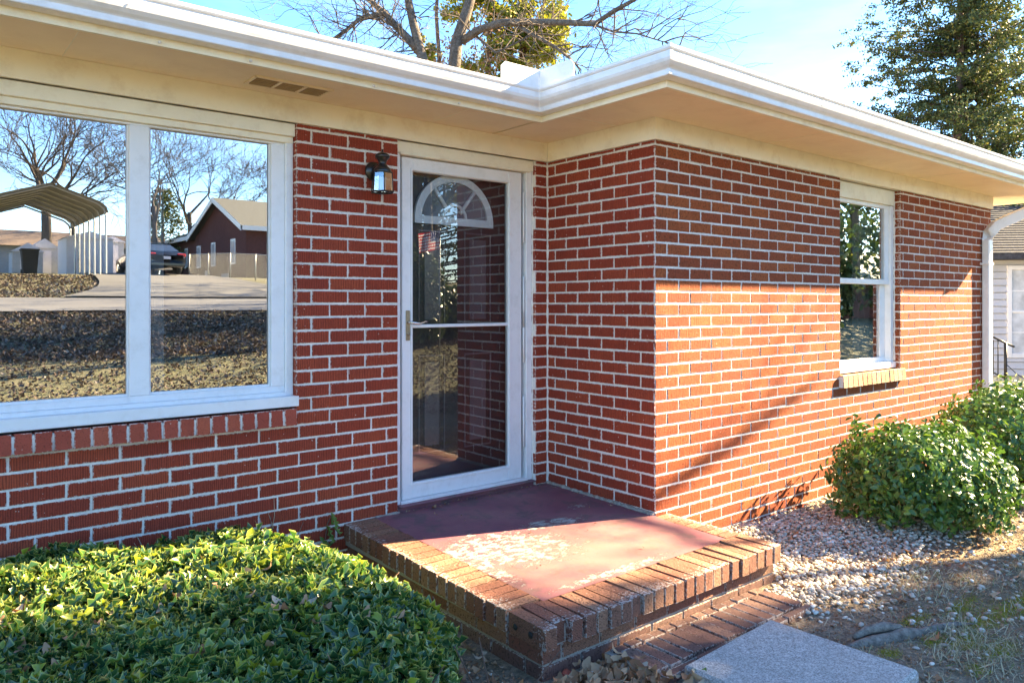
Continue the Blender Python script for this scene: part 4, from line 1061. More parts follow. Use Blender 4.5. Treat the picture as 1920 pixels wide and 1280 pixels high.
def shrub(name, label, cx, cy, rx_, ry_, z0, z1, nl, lsz, mat, nind=0, T=OT, seed=1, cat='shrub', group=None, stemmat=None):
    root = empty(name, (0, 0, 0), label=label, cat=cat, group=group)
    r = np.random.default_rng(seed); root['base'] = [cx, cy, z0]; del root['base']
    th = r.uniform(0, 6.28, nl); ph = np.arccos(r.uniform(-.75, 1, nl)); rad = 1 - r.uniform(0, 1, nl) ** 1.7 * .42
    lump = 1 + .13 * np.sin(3 * th + seed) * np.sin(2.5 * ph) + .11 * np.sin(9 * th + 1) * np.sin(8 * ph) + r.uniform(-.02, .10, nl) * (r.uniform(0, 1, nl) < .3) + .09 * np.sin(7 * th + 2) * np.cos(5 * ph + seed) + .05 * np.sin(13 * th) * np.sin(11 * ph)
    d = np.stack([np.sin(ph) * np.cos(th), np.sin(ph) * np.sin(th), np.cos(ph)], 1); hz_ = (z1 - z0)
    zc = z0 + hz_ * .46
    P = np.array([cx, cy, zc]) + d * (rad * lump)[:, None] * np.array([rx_, ry_, hz_ * .54])
    P[:, 2] = np.maximum(P[:, 2], z0 + .02)
    nr = d * np.array([1, 1, .8]) + r.normal(0, .6, d.shape); nr[:, 2] += .35
    Ms = frames(nr, r.uniform(0, 6.28, nl), lsz * r.uniform(.7, 1.3, nl))
    keep = np.ones(nl, bool)
    if nind:
        idx = pick_near(P, nind); leaf_objects(T, Ms, P, idx, mat, root); keep[idx] = False
    link('foliage', bulk('foliage', T[0], T[1], Ms[keep], P[keep], r.uniform(0, 1, keep.sum()), mat, edge=T[2], smooth=True), root, kind='stuff')
    st = MB(); rr = random.Random(seed)
    for i in range(26):
        a = rr.uniform(0, 6.28); q = rr.uniform(.3, .9); e = Vector((cx + rx_ * q * math.cos(a), cy + ry_ * q * math.sin(a), zc + hz_ * .3 * rr.uniform(.1, 1)))
        b = Vector((cx + rr.gauss(0, .05), cy + rr.gauss(0, .05), z0 - .05)); st.tube([b, (b + e) / 2 + Vector((rr.gauss(0, .03), rr.gauss(0, .03), .03)), e], [.011, .007, .003], 5)
    st.build('stems', stemmat or M['bark_red'], root, kind='stuff'); return root
shrub('evergreen_shrub', 'rounded glossy green shrub nearest the window, over the gravel bed', 1.98, -.74, .60, .56, -.22, .45, 9500, .049, M['privet'], 300, seed=3)
shrub('evergreen_shrub', 'second rounded green shrub behind the first one, by the white downspout', 3.75, -.82, .80, .62, -.24, .60, 10500, .049, M['privet'], 60, seed=5)
shrub('evergreen_shrub', 'small pale variegated shrub far along the wall, past the downspout', 6.75, -.02, .5, .45, -.3, .42, 3500, .045, mat_leaf('variegated_leaf', (.20, .25, .12), (.34, .38, .2), (.5, .5, .3), .4, .4, .2), 0, seed=9)
# ivy sprig and dead tendrils at the foot of the wall
iv = empty('ivy_sprig', (-1.72, .97, 0), label='small green ivy sprig climbing the brick at the back corner of the porch', cat='ivy')
im = MB(); im.tube([(0.0, -.01, -.2), (-.02, 0, -.05), (.0, .01, .05), (.03, .01, .10)], .003, 5); im.build('stem', M['bark_red'], iv)
for (a, b) in ((-.06, -.06), (-.03, -.02), (.0, -.045), (.02, .0), (.05, .03), (.0, .035), (.04, .08), (.015, .105), (-.09, -.08)):
    me = bulk('ivy_leaf', HT[0] * .062, HT[1], np.eye(3)[None], np.zeros((1, 3)), np.array([random.random()]), M['ivy'], edge=HT[2], smooth=True)
    link('ivy_leaf', me, iv, Matrix.Translation((a, -.012, b - .03)) @ E_(R(80) + random.gauss(0, .3), 0, random.gauss(0, .5)) @ Matrix.Rotation(random.uniform(-1, 1), 4, 'Z'))
for (u, lb) in ((-2.72, 'dry dead vine tendril clinging to the brick left of the others'), (-2.12, 'dead vine tendril forked on the brick below the sill end'), (-2.05, 'thin straight dead tendril on the brick nearest the porch')):
    vm = MB(); h_ = random.uniform(.12, .22); vm.tube([(u, LA - .012, .05), (u + .02, LA - .012, .05 + h_ * .5), (u + random.uniform(-.02, .03), LA - .010, .06 + h_)], [.0022, .0018, .0008], 4)
    vm.tube([(u + .015, LA - .012, .08), (u - .02, LA - .012, .08 + h_ * .5)], [.0018, .0008], 4); vm.build('dead_tendril', M['strawgrass'], label=lb, cat='vine')
# weed by the slab
wd = empty('small_weed', (-1.10, -1.16, -.22), label='tiny pale green weed sprouting between the brick paving and the slab', cat='weed')
for i in range(9):
    me = bulk('weed_leaf', OT[0] * .05, OT[1], np.eye(3)[None], np.zeros((1, 3)), np.array([.2 + .05 * i]), M['ivy'], edge=OT[2], smooth=True)
    a = i * .7; link('weed_leaf', me, wd, Matrix.Translation((.02 * math.cos(a), .02 * math.sin(a), .02 + .008 * (i % 4))) @ Matrix.Rotation(a, 4, 'Z') @ E_(R(35), 0, 0))

# ---------------- trees
def grow(mb, p, d, L, r, depth, rr, maxd, spread=.55, grav=.0, n=5, twist=.18, leaves=None, kids=(2, 4), minr=.004):
    steps = 5 if depth < maxd else 3; pts = [Vector(p)]; dd = Vector(d).normalized(); rad = [r]
    for i in range(steps):
        dd = (dd + Vector((rr.gauss(0, twist), rr.gauss(0, twist), rr.gauss(0, twist) + grav))).normalized()
        pts.append(pts[-1] + dd * L / steps); rad.append(max(minr, r * (1 - .62 * (i + 1) / steps)))
    mb.tube(pts, rad, n if depth < 2 else (4 if depth < 3 else 3), cap=False)
    if depth < maxd:
        nk = rr.randint(*kids) + (1 if depth == 0 else 0)
        for k in range(nk):
            i = rr.randint(2, steps) if depth else rr.randint(2, steps); b = pts[i]
            ax = Vector((rr.gauss(0, 1), rr.gauss(0, 1), rr.gauss(0, .6))).normalized()
            nd = (dd + ax * spread * rr.uniform(.7, 1.5)).normalized()
            grow(mb, b, nd, L * rr.uniform(.55, .82), rad[i] * rr.uniform(.55, .8), depth + 1, rr, maxd, spread, grav, n, twist, leaves, kids, minr)
        grow(mb, pts[-1], dd, L * .75, rad[-1] * .95, depth + 1, rr, maxd, spread, grav, n, twist, leaves, kids, minr)
    elif leaves is not None: leaves.append(pts[-1])

CAMV = Vector(cam.location); FW = Vector((.630, .776, 0)); RT = Vector((.776, -.630, 0))
def at(u, v, d):
    return CAMV + FW * d + RT * ((u - 960) / 1409 * d) + Vector((0, 0, -(v - 566.8) / 1409 * d))
# big bare tree with two stems rising behind the roof
D0 = 15.
bt = empty('bare_tree', tuple(at(800, 700, D0)), label='tall leafless tree with two grey stems rising behind the porch roof', cat='tree'); bt.location = (0, 0, 0); bt.matrix_world = Matrix()
rr = random.Random(11)
tr = MB()
def limb(m_, pl, r0, r1, n=8):
    P = [at(*q) if len(q) == 3 else at(*q, D0) for q in pl]; k = len(P)
    m_.tube(P, [r0 + (r1 - r0) * i / (k - 1) for i in range(k)], n); return P
limb(tr, [(812, 620), (806, 330), (802, 180), (792, 110), (776, 50), (765, 0), (757, -120), (770, -300)], .145, .05, 10)
limb(tr, [(830, 620, 15.5), (838, 300, 15.5), (848, 160, 15.5), (856, 80, 15.5), (876, 20, 15.5), (893, -40, 15.5), (920, -160, 15.5), (930, -300, 15.5)], .175, .06, 10)
tr.build('trunk', M['bark_grey'], bt)
tw = MB()
limbs = [limb(tw, [(788, 100), (764, 72), (744, 52), (722, 26), (700, 8), (668, -20), (600, -60)], .09, .035),
         limb(tw, [(722, 24), (700, 30), (672, 38), (648, 58), (625, 74), (604, 82), (570, 110)], .06, .02),
         limb(tw, [(762, 66), (735, 48), (712, 36), (668, 30)], .04, .012),
         limb(tw, [(866, 78, 15.5), (900, 56, 15.3), (940, 43, 15), (1000, 42, 14.6), (1060, 43, 14.2), (1115, 46, 14), (1150, 22, 13.8), (1190, 0, 13.6), (1230, -30, 13.4)], .09, .03),
         limb(tw, [(1115, 48, 14), (1150, 60, 13.8), (1195, 64, 13.6), (1240, 78, 13.4), (1275, 86, 13.2)], .025, .006),
         limb(tw, [(960, 42, 15), (1000, 66, 14.6), (1040, 88, 14.4), (1070, 112, 14.2), (1090, 132, 14.1)], .05, .012),
         limb(tw, [(890, 66, 15.5), (930, 100, 15), (970, 80, 15), (1010, 60, 15), (1050, 20, 15)], .03, .01),
         limb(tw, [(766, 0), (730, -60), (660, -100)], .05, .02), limb(tw, [(890, -30, 15.5), (980, -60, 15), (1100, -80, 14.5)], .06, .02)]
for P in limbs:
    for i in range(1, len(P)):
        for q in range(4):
            t = rr.random(); b = P[i - 1].lerp(P[i], t); d = (P[i] - P[i - 1]).normalized()
            up = Vector((rr.gauss(0, .7), rr.gauss(0, .7), rr.gauss(.15, .8)))
            grow(tw, b, d * .6 + up, rr.uniform(.5, 1.2), .016, 1, rr, 3, .6, 0, 4, .22, None, (1, 3), .0035)
for q in range(16):
    b = at(rr.uniform(770, 800), rr.uniform(-20, 100), D0); grow(tw, b, Vector((rr.gauss(0, 1), rr.gauss(0, 1), .4)), rr.uniform(.5, 1.1), .014, 1, rr, 3, .6, 0, 4, .22, None, (1, 3), .0035)
tw.build('branches', M['bark_grey'], bt)

def clump_foliage(name, parent, centres, sizes, per, lsz, mat, T, seed, droop=0., flat=1.):
    r = np.random.default_rng(seed); Pn = []; 
    for c_, s_ in zip(centres, sizes):
        p = r.normal(0, 1, (per, 3)) * s_ * .5 * np.array([1, 1, flat]); p[:, 2] -= droop * np.abs(p[:, 0] + p[:, 1]); Pn.append(p + np.array(c_))
    Pn = np.concatenate(Pn); k = len(Pn)
    Ms = frames(r.normal(0, 1, (k, 3)) + np.array([0, 0, .4]), r.uniform(0, 6.28, k), lsz * r.uniform(.6, 1.4, k))
    return link(name, bulk(name, T[0], T[1], Ms, Pn, r.uniform(0, 1, k), mat, edge=T[2]), parent, kind='stuff')
QT = (np.array([(-.25, -.5, 0), (.25, -.5, 0.), (.3, .2, .06), (0, .6, 0), (-.3, .2, .06)]), np.array([(0, 1, 2), (0, 2, 4), (4, 2, 3)]), np.zeros(5))
# yellow-green evergreen behind the bare tree
yg = empty('pine_tree', (0, 0, 0), label='sunlit yellow-green evergreen standing behind the bare tree over the roof', cat='tree')
tm = MB()
limb(tm, [(1040, 620, 19), (1020, 300, 19), (985, 140, 19), (975, 40, 19), (985, -60, 19), (1000, -250, 19)], .16, .06)
limb(tm, [(905, 620, 18), (912, 200, 18), (918, 60, 18), (925, -60, 18), (930, -200, 18)], .08, .05); limb(tm, [(828, 400, 18), (824, 120, 18), (818, 30, 18), (822, -60, 18)], .06, .035)
tm.build('trunk', M['bark_red'], yg)
rr = random.Random(5); cen = []; szs = []; bm_ = MB()
zones = [(985, 40, 70, 55, 70), (1035, 70, 25, 50, 35), (930, 10, 60, 30, 28), (960, 100, 60, 30, 34), (800, 90, 14, 26, 8), (1000, -120, 110, 80, 50), (870, 20, 40, 40, 12), (900, 150, 50, 30, 16)]
for (u, v, su, sv, n_) in zones:
    for i in range(n_):
        p = at(u + rr.uniform(-1, 1) * su, v + rr.uniform(-1, 1) * sv, 18.5 + rr.uniform(-1, 1)); cen.append(tuple(p)); szs.append(rr.uniform(.12, .26))
        if i % 2 == 0: q = at(985 if u > 900 else u, v + 40, 18.8); bm_.tube([q, q.lerp(p, .5) + Vector((0, 0, rr.uniform(-.1, .1))), p], [.02, .012, .005], 4)
clump_foliage('foliage', yg, cen, szs, 80, .08, M['pine'], QT, 3, flat=.7)
bm_.build('branches', M['bark_red'], yg)
# tangle of dry vines and russet leaves
cen = [tuple(at(rr.uniform(820, 960), rr.uniform(30, 150), 17.5)) for _ in range(55)]
clump_foliage('dead_leaves', yg, cen, [.3] * 55, 16, .06, M['litter'], QT, 4)

# cedar on the right
ced = empty('cedar_tree', (0, 0, 0), label='tall dark feathery cedar tree above the right end of the gutter', cat='tree')
rr = random.Random(21); DC = 17.
base = at(1800, 800, DC); tk = MB()
ht = 8.6; tb = Vector((base.x, base.y, -.3))
tk.tube([tb, tb + Vector((.05, 0, 2)), tb + Vector((-.05, .05, 4.4)), tb + Vector((.0, 0, 6.4)), tb + Vector((.05, 0, ht + 2.4))], [.20, .17, .13, .09, .02], 9)
tb2 = tb + RT * .5; tk.tube([tb2, tb2 + Vector((.1, 0, 3)), tb2 + Vector((.15, .1, 5)), tb2 + Vector((.0, .1, 8))], [.14, .11, .08, .02], 8)
tk.build('trunk', M['bark_red'], ced)
bb = MB(); cen = []; szs = []
for i in range(300):
    h_ = rr.uniform(1.2, ht + 2.2); a = rr.uniform(0, 6.28); Lh = (2.5 - .08 * abs(h_ - 4)) * rr.uniform(.6, 1.08) * min(1, (ht + 3.0 - h_) / 3)
    p = tb.lerp(tb2, rr.random() * .8) + Vector((0, 0, h_)); d = Vector((math.cos(a), math.sin(a), rr.uniform(-.05, .45)))
    pts = [p]; 
    for q in range(6):
        d = (d + Vector((rr.gauss(0, .09), rr.gauss(0, .09), rr.gauss(0, .07)))).normalized(); pts.append(pts[-1] + d * Lh / 6)
    bb.tube(pts, [.028, .022, .017, .013, .010, .006, .003], 4)
    for q in range(1, 7):
        for s_ in range(3):
            e = pts[q] + Vector((rr.gauss(0, .14), rr.gauss(0, .14), rr.gauss(-.02, .09))); bb.tube([pts[q], e], [.005, .002], 3, cap=False); cen.append(tuple(e)); szs.append(rr.uniform(.09, .2))
bb.build('branches', M['bark_dark'], ced)
clump_foliage('foliage', ced, cen, szs, 30, .050, M['cedar'], QT, 8, flat=.55)
# second brighter conifer at the very edge of the frame
yc_ = empty('cedar_tree', (0, 0, 0), label='sunlit golden-green conifer at the right edge behind the dark cedar', cat='tree')
rr = random.Random(31); cen = []; szs = []; b2 = at(2010, 800, 19.5); b2.z = -.3; bb = MB(); bb.tube([b2, b2 + Vector((0, 0, 10))], [.2, .04], 8)
for i in range(150):
    h_ = rr.uniform(1, 10.3); a = rr.uniform(0, 6.28); Lh = 1.9 * rr.uniform(.5, 1.05) * min(1, (11 - h_) / 4); p = b2 + Vector((0, 0, h_)); d = Vector((math.cos(a), math.sin(a), .15)); e = p + d * Lh
    bb.tube([p, e], [.025, .005], 4)
    for q in range(9): f_ = p.lerp(e, .3 + .7 * q / 8); cen.append(tuple(f_ + Vector((rr.gauss(0, .12), rr.gauss(0, .12), rr.gauss(0, .1))))); szs.append(.16)
bb.build('trunk', M['bark_red'], yc_); clump_foliage('foliage', yc_, cen, szs, 22, .06, M['pine'], QT, 9, flat=.6)

# sun-side broad evergreen that shades the foreground, and a bare tree whose limb throws the soft streak
def along(s_, p, z): return Vector((.947 * s_ + .322 * p, -.322 * s_ + .947 * p, z))
mg = empty('evergreen_tree', (0, 0, 0), label='tall narrow dense evergreen out in the side yard that shades the stepping slab', cat='tree')
base = along(15, -2.2, 0); base.z = float(gz(base.x, base.y))
tk = MB(); tk.tube([base, base + Vector((0, 0, 14))], [.3, .08], 9); rr = random.Random(41); cen = []; szs = []
for i in range(900):
    h_ = rr.uniform(.7, 16.5); a = rr.uniform(0, 6.28); q = rr.uniform(.1, 1) ** .6 * 1.12 * min(1, (17.2 - h_) / 3.0)
    p = base + Vector((q * math.cos(a), q * math.sin(a), h_)); cen.append(tuple(p)); szs.append(.38)
    if i % 5 == 0: tk.tube([base + Vector((0, 0, h_ * .8)), p], [.04, .01], 4)
tk.build('trunk', M['bark_grey'], mg); clump_foliage('foliage', mg, cen, szs, 46, .13, M['magnolia'], QT, 12)
def sp(x, y, z): return (.322 * x + .947 * y, z - .5774 * (.947 * x - .322 * y))
bt2 = empty('bare_tree', (0, 0, 0), label='leafless tree near the narrow evergreen, only its shadow reaches the porch and wing wall', cat='tree')
SD = 11.5
def inv(x, y, z, D=SD):
    p, b = sp(x, y, z); return along(D, p, b + .5774 * D)
tk = MB()
line = [(-.25, -.52, 0), (-.12, -.25, 0), (-.03, 0.0, .10), (.35, 0, .22), (.8, 0, .34), (1.3, 0, .50), (1.9, 0, .70)]
P = [inv(*q) for q in line]
tk.tube(P, [.035, .045, .055, .05, .04, .03, .02], 8)
base = P[0] + Vector((.2, -.3, 0)); gb = Vector((base.x + .2, base.y - .6, float(gz(base.x, base.y)) - .1))
tk.tube([gb, gb + Vector((0, 0, 3)), P[0] + Vector((.15, -.35, -1.2)), P[0]], [.14, .12, .08, .04], 8)
rr = random.Random(77)
for i in range(1, len(P)):
    grow(tk, P[i], Vector((rr.gauss(0, .5), rr.gauss(0, .5), .6)), .8, .012, 1, rr, 3, .6, 0, 4, .2, None, (1, 2), .003)
tk.build('trunk', M['bark_grey'], bt2)

# ---------------- neighbouring house on the right
nb = empty('neighbour_house', tuple(at(1860, 566.8, 12.6)), math.atan2(.80, .60) + math.pi / 2 - math.pi, label='grey vinyl sided neighbouring house with dark roof beyond the downspout', cat='house')
nb.rotation_euler = (0, 0, -R(39.066) - R(6)); nb.matrix_world = Matrix.Translation(at(1860, 566.8, 12.6)) @ Matrix.Rotation(-R(45), 4, 'Z')
zb = -1.326 - .0
def nz_(v): return -(v - 566.8) / 1409 * 12.6
part('wall', [(-1.2, 6, .03, 5, nz_(705), nz_(478))], M['siding'], nb, 0)
z = nz_(705); i = 0
while z < nz_(480):
    def lap(x0, x1):
        q = MB(); q.add([(x0, -.020, z + .016), (x1, -.020, z + .016), (x1, .004, z + .116), (x0, .004, z + .116), (x0, .03, z + .016), (x1, .03, z + .016)], [(0, 1, 2, 3), (4, 5, 1, 0)]); q.build('siding_board', M['siding'], nb)
    lap(-1.2, .23)
    if z < nz_(675) or z > nz_(500): lap(.23, 6)
    z += .116
wb = (.30, 1.3, nz_(662), nz_(506))
nw = part('window', [(wb[0] - .07, wb[0], -.03, .03, wb[2] - .07, wb[3] + .07), (wb[1], wb[1] + .07, -.03, .03, wb[2] - .07, wb[3] + .07), (wb[0], wb[1], -.03, .03, wb[3], wb[3] + .07), (wb[0], wb[1], -.03, .03, wb[2] - .07, wb[2]), (wb[0], wb[1], -.02, .03, (wb[2] + wb[3]) / 2 - .02, (wb[2] + wb[3]) / 2 + .02)], M['white'], nb)
part('pane', [(wb[0], wb[1], .0, .01, wb[2], wb[3])], mat_simple('curtained_pane', (.55, .57, .60), .25, .6, var=.3, scale=4), nw, 0)
part('muntin', [(wb[0] + k * .33 - .008, wb[0] + k * .33 + .008, -.01, .0, wb[2], wb[3]) for k in (1, 2)] + [(wb[0], wb[1], -.009, .001, q - .008, q + .008) for q in (wb[2] + .35, wb[3] - .35)], M['white'], nw, 0)
part('skirting', [(-1.2, 6, .06, .1, nz_(800), nz_(705))], M['lattice'], nb, 0)
for k in range(18): part('skirting_plank', [(-1.15 + k * .16, -1.02 + k * .16, .04, .06, nz_(790), nz_(707))], M['lattice'], nb, 0)
s_ = MB(); zr = nz_(478); s_.add([(-1.6, -.35, zr), (6.4, -.35, zr), (6.4, 2.5, zr + 1.15), (-1.6, 2.5, zr + 1.15), (-1.6, -.35, zr - .09), (6.4, -.35, zr - .09), (6.4, 5.3, zr - .09), (-1.6, 5.3, zr - .09)], [(0, 1, 2, 3), (4, 5, 1, 0), (3, 2, 6, 7), (4, 7, 6, 5), (0, 3, 7, 4), (1, 5, 6, 2)])
s_.build('roof', M['roof'], nb)
for k in range(22):
    s_ = MB(); t0 = k / 22; t1 = (k + 1) / 22; f0 = Vector((-1.6, -.35, zr)).lerp(Vector((-1.6, 2.5, zr + 1.15)), t0); f1 = Vector((-1.6, -.35, zr)).lerp(Vector((-1.6, 2.5, zr + 1.15)), t1)
    s_.add([(f0.x, f0.y - .01, f0.z + .018), (6.4, f0.y - .01, f0.z + .018), (6.4, f1.y, f1.z + .004), (f1.x, f1.y, f1.z + .004), (f0.x, f0.y - .01, f0.z), (6.4, f0.y - .01, f0.z)], [(0, 1, 2, 3), (4, 5, 1, 0)]); s_.build('shingle_course', M['roof'], nb)
hr = MB()
H0 = [at(1862, 632, 11.2), at(1901, 650, 11.2)]; hr.tube(H0, .016, 6); hr.tube([at(1885, 642, 11.2), at(1885, 730, 11.2)], .022, 6); hr.tube([at(1862, 698, 11.2), at(1884, 709, 11.2)], .012, 6)
for k in range(2): hr.tube([at(1871 - k * 9, 637, 11.2), at(1871 - k * 9, 702, 11.2)], .008, 5)
hr.tube([at(1886, 682, 11.2), at(1905, 700, 11.2), at(1925, 712, 11.2)], .006, 5)
hr.build('iron_handrail', M['iron'], label='black iron handrail at the grey neighbouring house', cat='handrail')
x = rng.uniform(5.7, 9.5, 1600); y = rng.uniform(-.5, 2.2, 1600); litter('leaf_litter', x, y, np.full(1600, .09), .04)

# ================= the street behind the camera (seen mirrored in the glass)
mb = MB()
def strip_mesh(name, poly_rows, mat, lift, **k):
    m_ = MB(); vs = []; n_ = len(poly_rows[0])
    for row in poly_rows:
        for (x, y) in row: vs.append((x, y, float(gz(x, y)) + lift))
    m_.add(vs, [(i * n_ + j, i * n_ + j + 1, (i + 1) * n_ + j + 1, (i + 1) * n_ + j) for i in range(len(poly_rows) - 1) for j in range(n_ - 1)], smooth=True); return m_.build(name, mat, **k)
strip_mesh('street', [[(x, y) for x in np.linspace(-120, 120, 81)] for y in np.linspace(-20.4, -14.4, 6)], M['road'], .05, kind='structure')
def dr(y):
    t = (y + 20.2) / (-33 + 20.2); t = max(0, min(1.4, t)); return (1.6 + 1.3 * t - 1.6 * (1 - t) ** 4 , 8.3 + 1.0 * (1 - t) ** 2)
strip_mesh('driveway', [[(x, y) for x in np.linspace(*dr(y), 6)] for y in np.linspace(-20.2, -40, 26)], M['concrete'], .10, kind='structure')
strip_mesh('side_driveway', [[(x, y) for x in np.linspace(6.9, 10.6, 8)] for y in np.linspace(-.9, -14.4, 40)], M['concrete'], .035, kind='structure')
# lawn litter and grass on the slope
x = rng.uniform(-6, 12, 22000); y = rng.uniform(-14.2, -8.8, 22000); litter('leaf_litter', x, y, np.full(len(x), .10), .04, mat=M['old_litter'])
x = rng.uniform(-8, 16, 40000); y = rng.uniform(-14.2, -3.2, 40000); blades('lawn_grass', x, y, np.full(len(x), .06), M['strawgrass'], .8)
x = rng.uniform(-10, 3, 6000); y = rng.uniform(-31, -20.5, 6000); k = x < np.array([dr(q)[0] for q in y]); litter('leaf_litter', x[k], y[k], np.full(k.sum(), .13), .04, mat=M['old_litter'])

# carport
cpz = float(gz(1, -32)); cp = empty('carport', (.82, -32.5, cpz), label='open metal carport with arched roof, mirrored in the picture window', cat='carport')
prof = [(-1.9, 0), (-1.9, 2.35), (-1.82, 2.6), (-1.6, 2.78), (0, 3.35), (1.6, 2.78), (1.82, 2.6), (1.9, 2.35), (1.9, 0)]
for k in range(8):
    y = 4.1 - k * 8.2 / 7; m_ = MB(); m_.tube([(a, y, b) for a, b in prof], .04, 4, smooth=False); m_.build('steel_bow', M['fence_metal'], cp)
m_ = MB(); pr = prof[1:-1]; nn = 40; vs = []
for k in range(nn + 1):
    y = -4.2 + 8.4 * k / nn
    for a, b in pr: vs.append((a * 1.04, y, b * 1.012 + .05 + (.03 if k % 2 else 0)))
n_ = len(pr); m_.add(vs, [(i * n_ + j, i * n_ + j + 1, (i + 1) * n_ + j + 1, (i + 1) * n_ + j) for i in range(nn) for j in range(n_ - 1)]); m_.build('roof_sheet', M['metal_sheet'], cp)
def shed(name, lb, x, y, w_, d_, h_, rh_, mat, roofmat, cat='shed', rz=0):
    z = float(gz(x, y)) - .05; o = empty(name, (x, y, z), rz, label=lb, cat=cat)
    part('wall', [(-w_ / 2, w_ / 2, -d_ / 2, d_ / 2, 0, h_)], mat, o, 0)
    m_ = MB(); a = w_ / 2 + .1; b = d_ / 2 + .1
    m_.add([(-a, b, h_), (a, b, h_), (0, b, h_ + rh_), (-a, -b, h_), (a, -b, h_), (0, -b, h_ + rh_)], [(0, 1, 2), (3, 5, 4), (0, 2, 5, 3), (1, 4, 5, 2), (0, 3, 4, 1)]); m_.build('roof', roofmat, o)
    part('door', [(-w_ * .25, w_ * .25, d_ / 2, d_ / 2 + .03, .05, h_ * .9)], M['pale_panel'], o, 0); return o
shed('garden_shed', 'small shed with pale metal roof behind the dark bin, mirrored at left', 1.25, -40, 1.3, 1.6, 1.1, .45, M['shed_grey'], M['pale_panel'])
shed('garden_shed', 'grey gabled garden shed between the small shed and the carport leg', 2.15, -41.5, 1.2, 1.8, 1.35, .5, M['shed_grey'], M['shed_grey'])
tr_ = shed('storage_trailer', 'pale lilac panelled storage trailer behind the carport legs', 3.45, -37.2, 2.0, 2.6, 1.75, .35, M['pale_panel'], M['pale_panel'], 'trailer')
shed('garden_shed', 'narrow grey storage shed beside the pale trailer', 5.0, -39.5, 1.1, 1.3, 1.8, .3, M['shed_grey'], M['pale_panel'])
z = float(gz(.7, -33.8)); bn = empty('trash_bin', (.72, -33.8, z), label='dark wheeled trash bin standing by the driveway in the mirrored view', cat='bin')
m_ = MB(); m_.add([(-.25, -.25, 0), (.25, -.25, 0), (.25, .25, 0), (-.25, .25, 0), (-.32, -.34, 1.0), (.32, -.34, 1.0), (.32, .34, 1.0), (-.32, .34, 1.0)], [(0, 3, 2, 1), (0, 1, 5, 4), (1, 2, 6, 5), (2, 3, 7, 6), (3, 0, 4, 7), (4, 5, 6, 7)]); m_.build('body', M['rubber'], bn)
part('lid', [(-.35, .35, -.38, .38, 1.0, 1.08)], M['rubber'], bn, .02); 
m_ = MB(); m_.tube([(-.3, -.3, .1), (.3, -.3, .1)], .1, 10); m_.build('wheel', M['rubber'], bn)

# car, rear towards the street
z = float(gz(5.7, -33.6)) + .10; car = empty('parked_car', (5.75, -34.6, z), R(-6), label='black sedan parked nose-in on the driveway, mirrored in the right pane', cat='car')
def carbody():
    # sections along y (rear = +y): (y, [(halfwidth, z)...])
    secs = [(2.40, [(.0, .42), (.62, .42), (.74, .5), (.76, .72), (.70, .84), (0, .86)]), (2.30, [(.0, .3), (.80, .32), (.88, .5), (.89, .78), (.80, .98), (0, 1.02)]),
            (1.9, [(.0, .25), (.85, .28), (.92, .5), (.92, .80), (.82, 1.03), (0, 1.08)]), (1.0, [(.0, .22), (.86, .25), (.93, .5), (.93, .82), (.84, 1.0), (0, 1.03)]), (-1.0, [(.0, .22), (.86, .25), (.93, .5), (.93, .80), (.84, .96), (0, .99)]),
            (-1.9, [(.0, .25), (.84, .28), (.90, .5), (.88, .72), (.74, .84), (0, .88)]), (-2.35, [(.0, .35), (.6, .36), (.7, .5), (.68, .6), (.55, .66), (0, .68)])]
    vs = []; 
    for y, s_ in secs: ring = s_ + [(-a, b) for a, b in s_[-2:0:-1]]; vs += [(a, y, b) for a, b in ring]; n_ = len(ring)
    return vs, [(i * n_ + k, i * n_ + (k + 1) % n_, (i + 1) * n_ + (k + 1) % n_, (i + 1) * n_ + k) for i in range(len(secs) - 1) for k in range(n_)] + [tuple(range(n_)), tuple((len(secs) - 1) * n_ + k for k in range(n_))[::-1]]
m_ = MB(); vs, fs = carbody(); m_.add(vs, fs, smooth=True); m_.build('body', M['car_black'], car)
m_ = MB(); secs = [(1.95, .74, 1.06, .72, 1.07), (1.15, .80, 1.02, .60, 1.42), (.2, .82, 1.0, .62, 1.46), (-.5, .82, .98, .60, 1.42), (-1.3, .78, .94, .70, .97)]; vs = []
for y, a, za, b, zb_ in secs: vs += [(-a, y, za), (-b, y, zb_), (b, y, zb_), (a, y, za)]
m_.add(vs, [(i * 4 + k, i * 4 + k + 1, i * 4 + 5 + k, i * 4 + 4 + k) for i in range(4) for k in range(3)]); m_.build('cabin_glass', M['car_glass'], car)
part('roof_panel', [(-.60, .60, -.55, 1.12, 1.425, 1.475)], M['car_black'], car, .02)
for sx in (-1, 1):
    x0, x1 = sorted((sx * .48, sx * .88)); part('taillight', [(x0, x1, 2.20, 2.37, .80, .95)], M['red_lens'], car, .03)
    for yy in (1.45, -1.45):
        m_ = MB(); m_.tube([(sx * .72, yy, .32), (sx * .93, yy, .32)], .33, 20); wl = m_.build('wheel', M['rubber'], car)
        m_ = MB(); m_.tube([(sx * .90, yy, .32), (sx * .94, yy, .32)], .2, 16); m_.build('rim', M['nickel'], wl)
part('number_plate', [(-.16, .16, 2.385, 2.41, .66, .80)], M['pale_panel'], car, 0)
part('chrome_strip', [(-.5, .5, 2.345, 2.37, .86, .885)], M['nickel'], car, 0)
part('bumper', [(-.80, .80, 2.25, 2.43, .34, .52)], M['car_black'], car, .04)

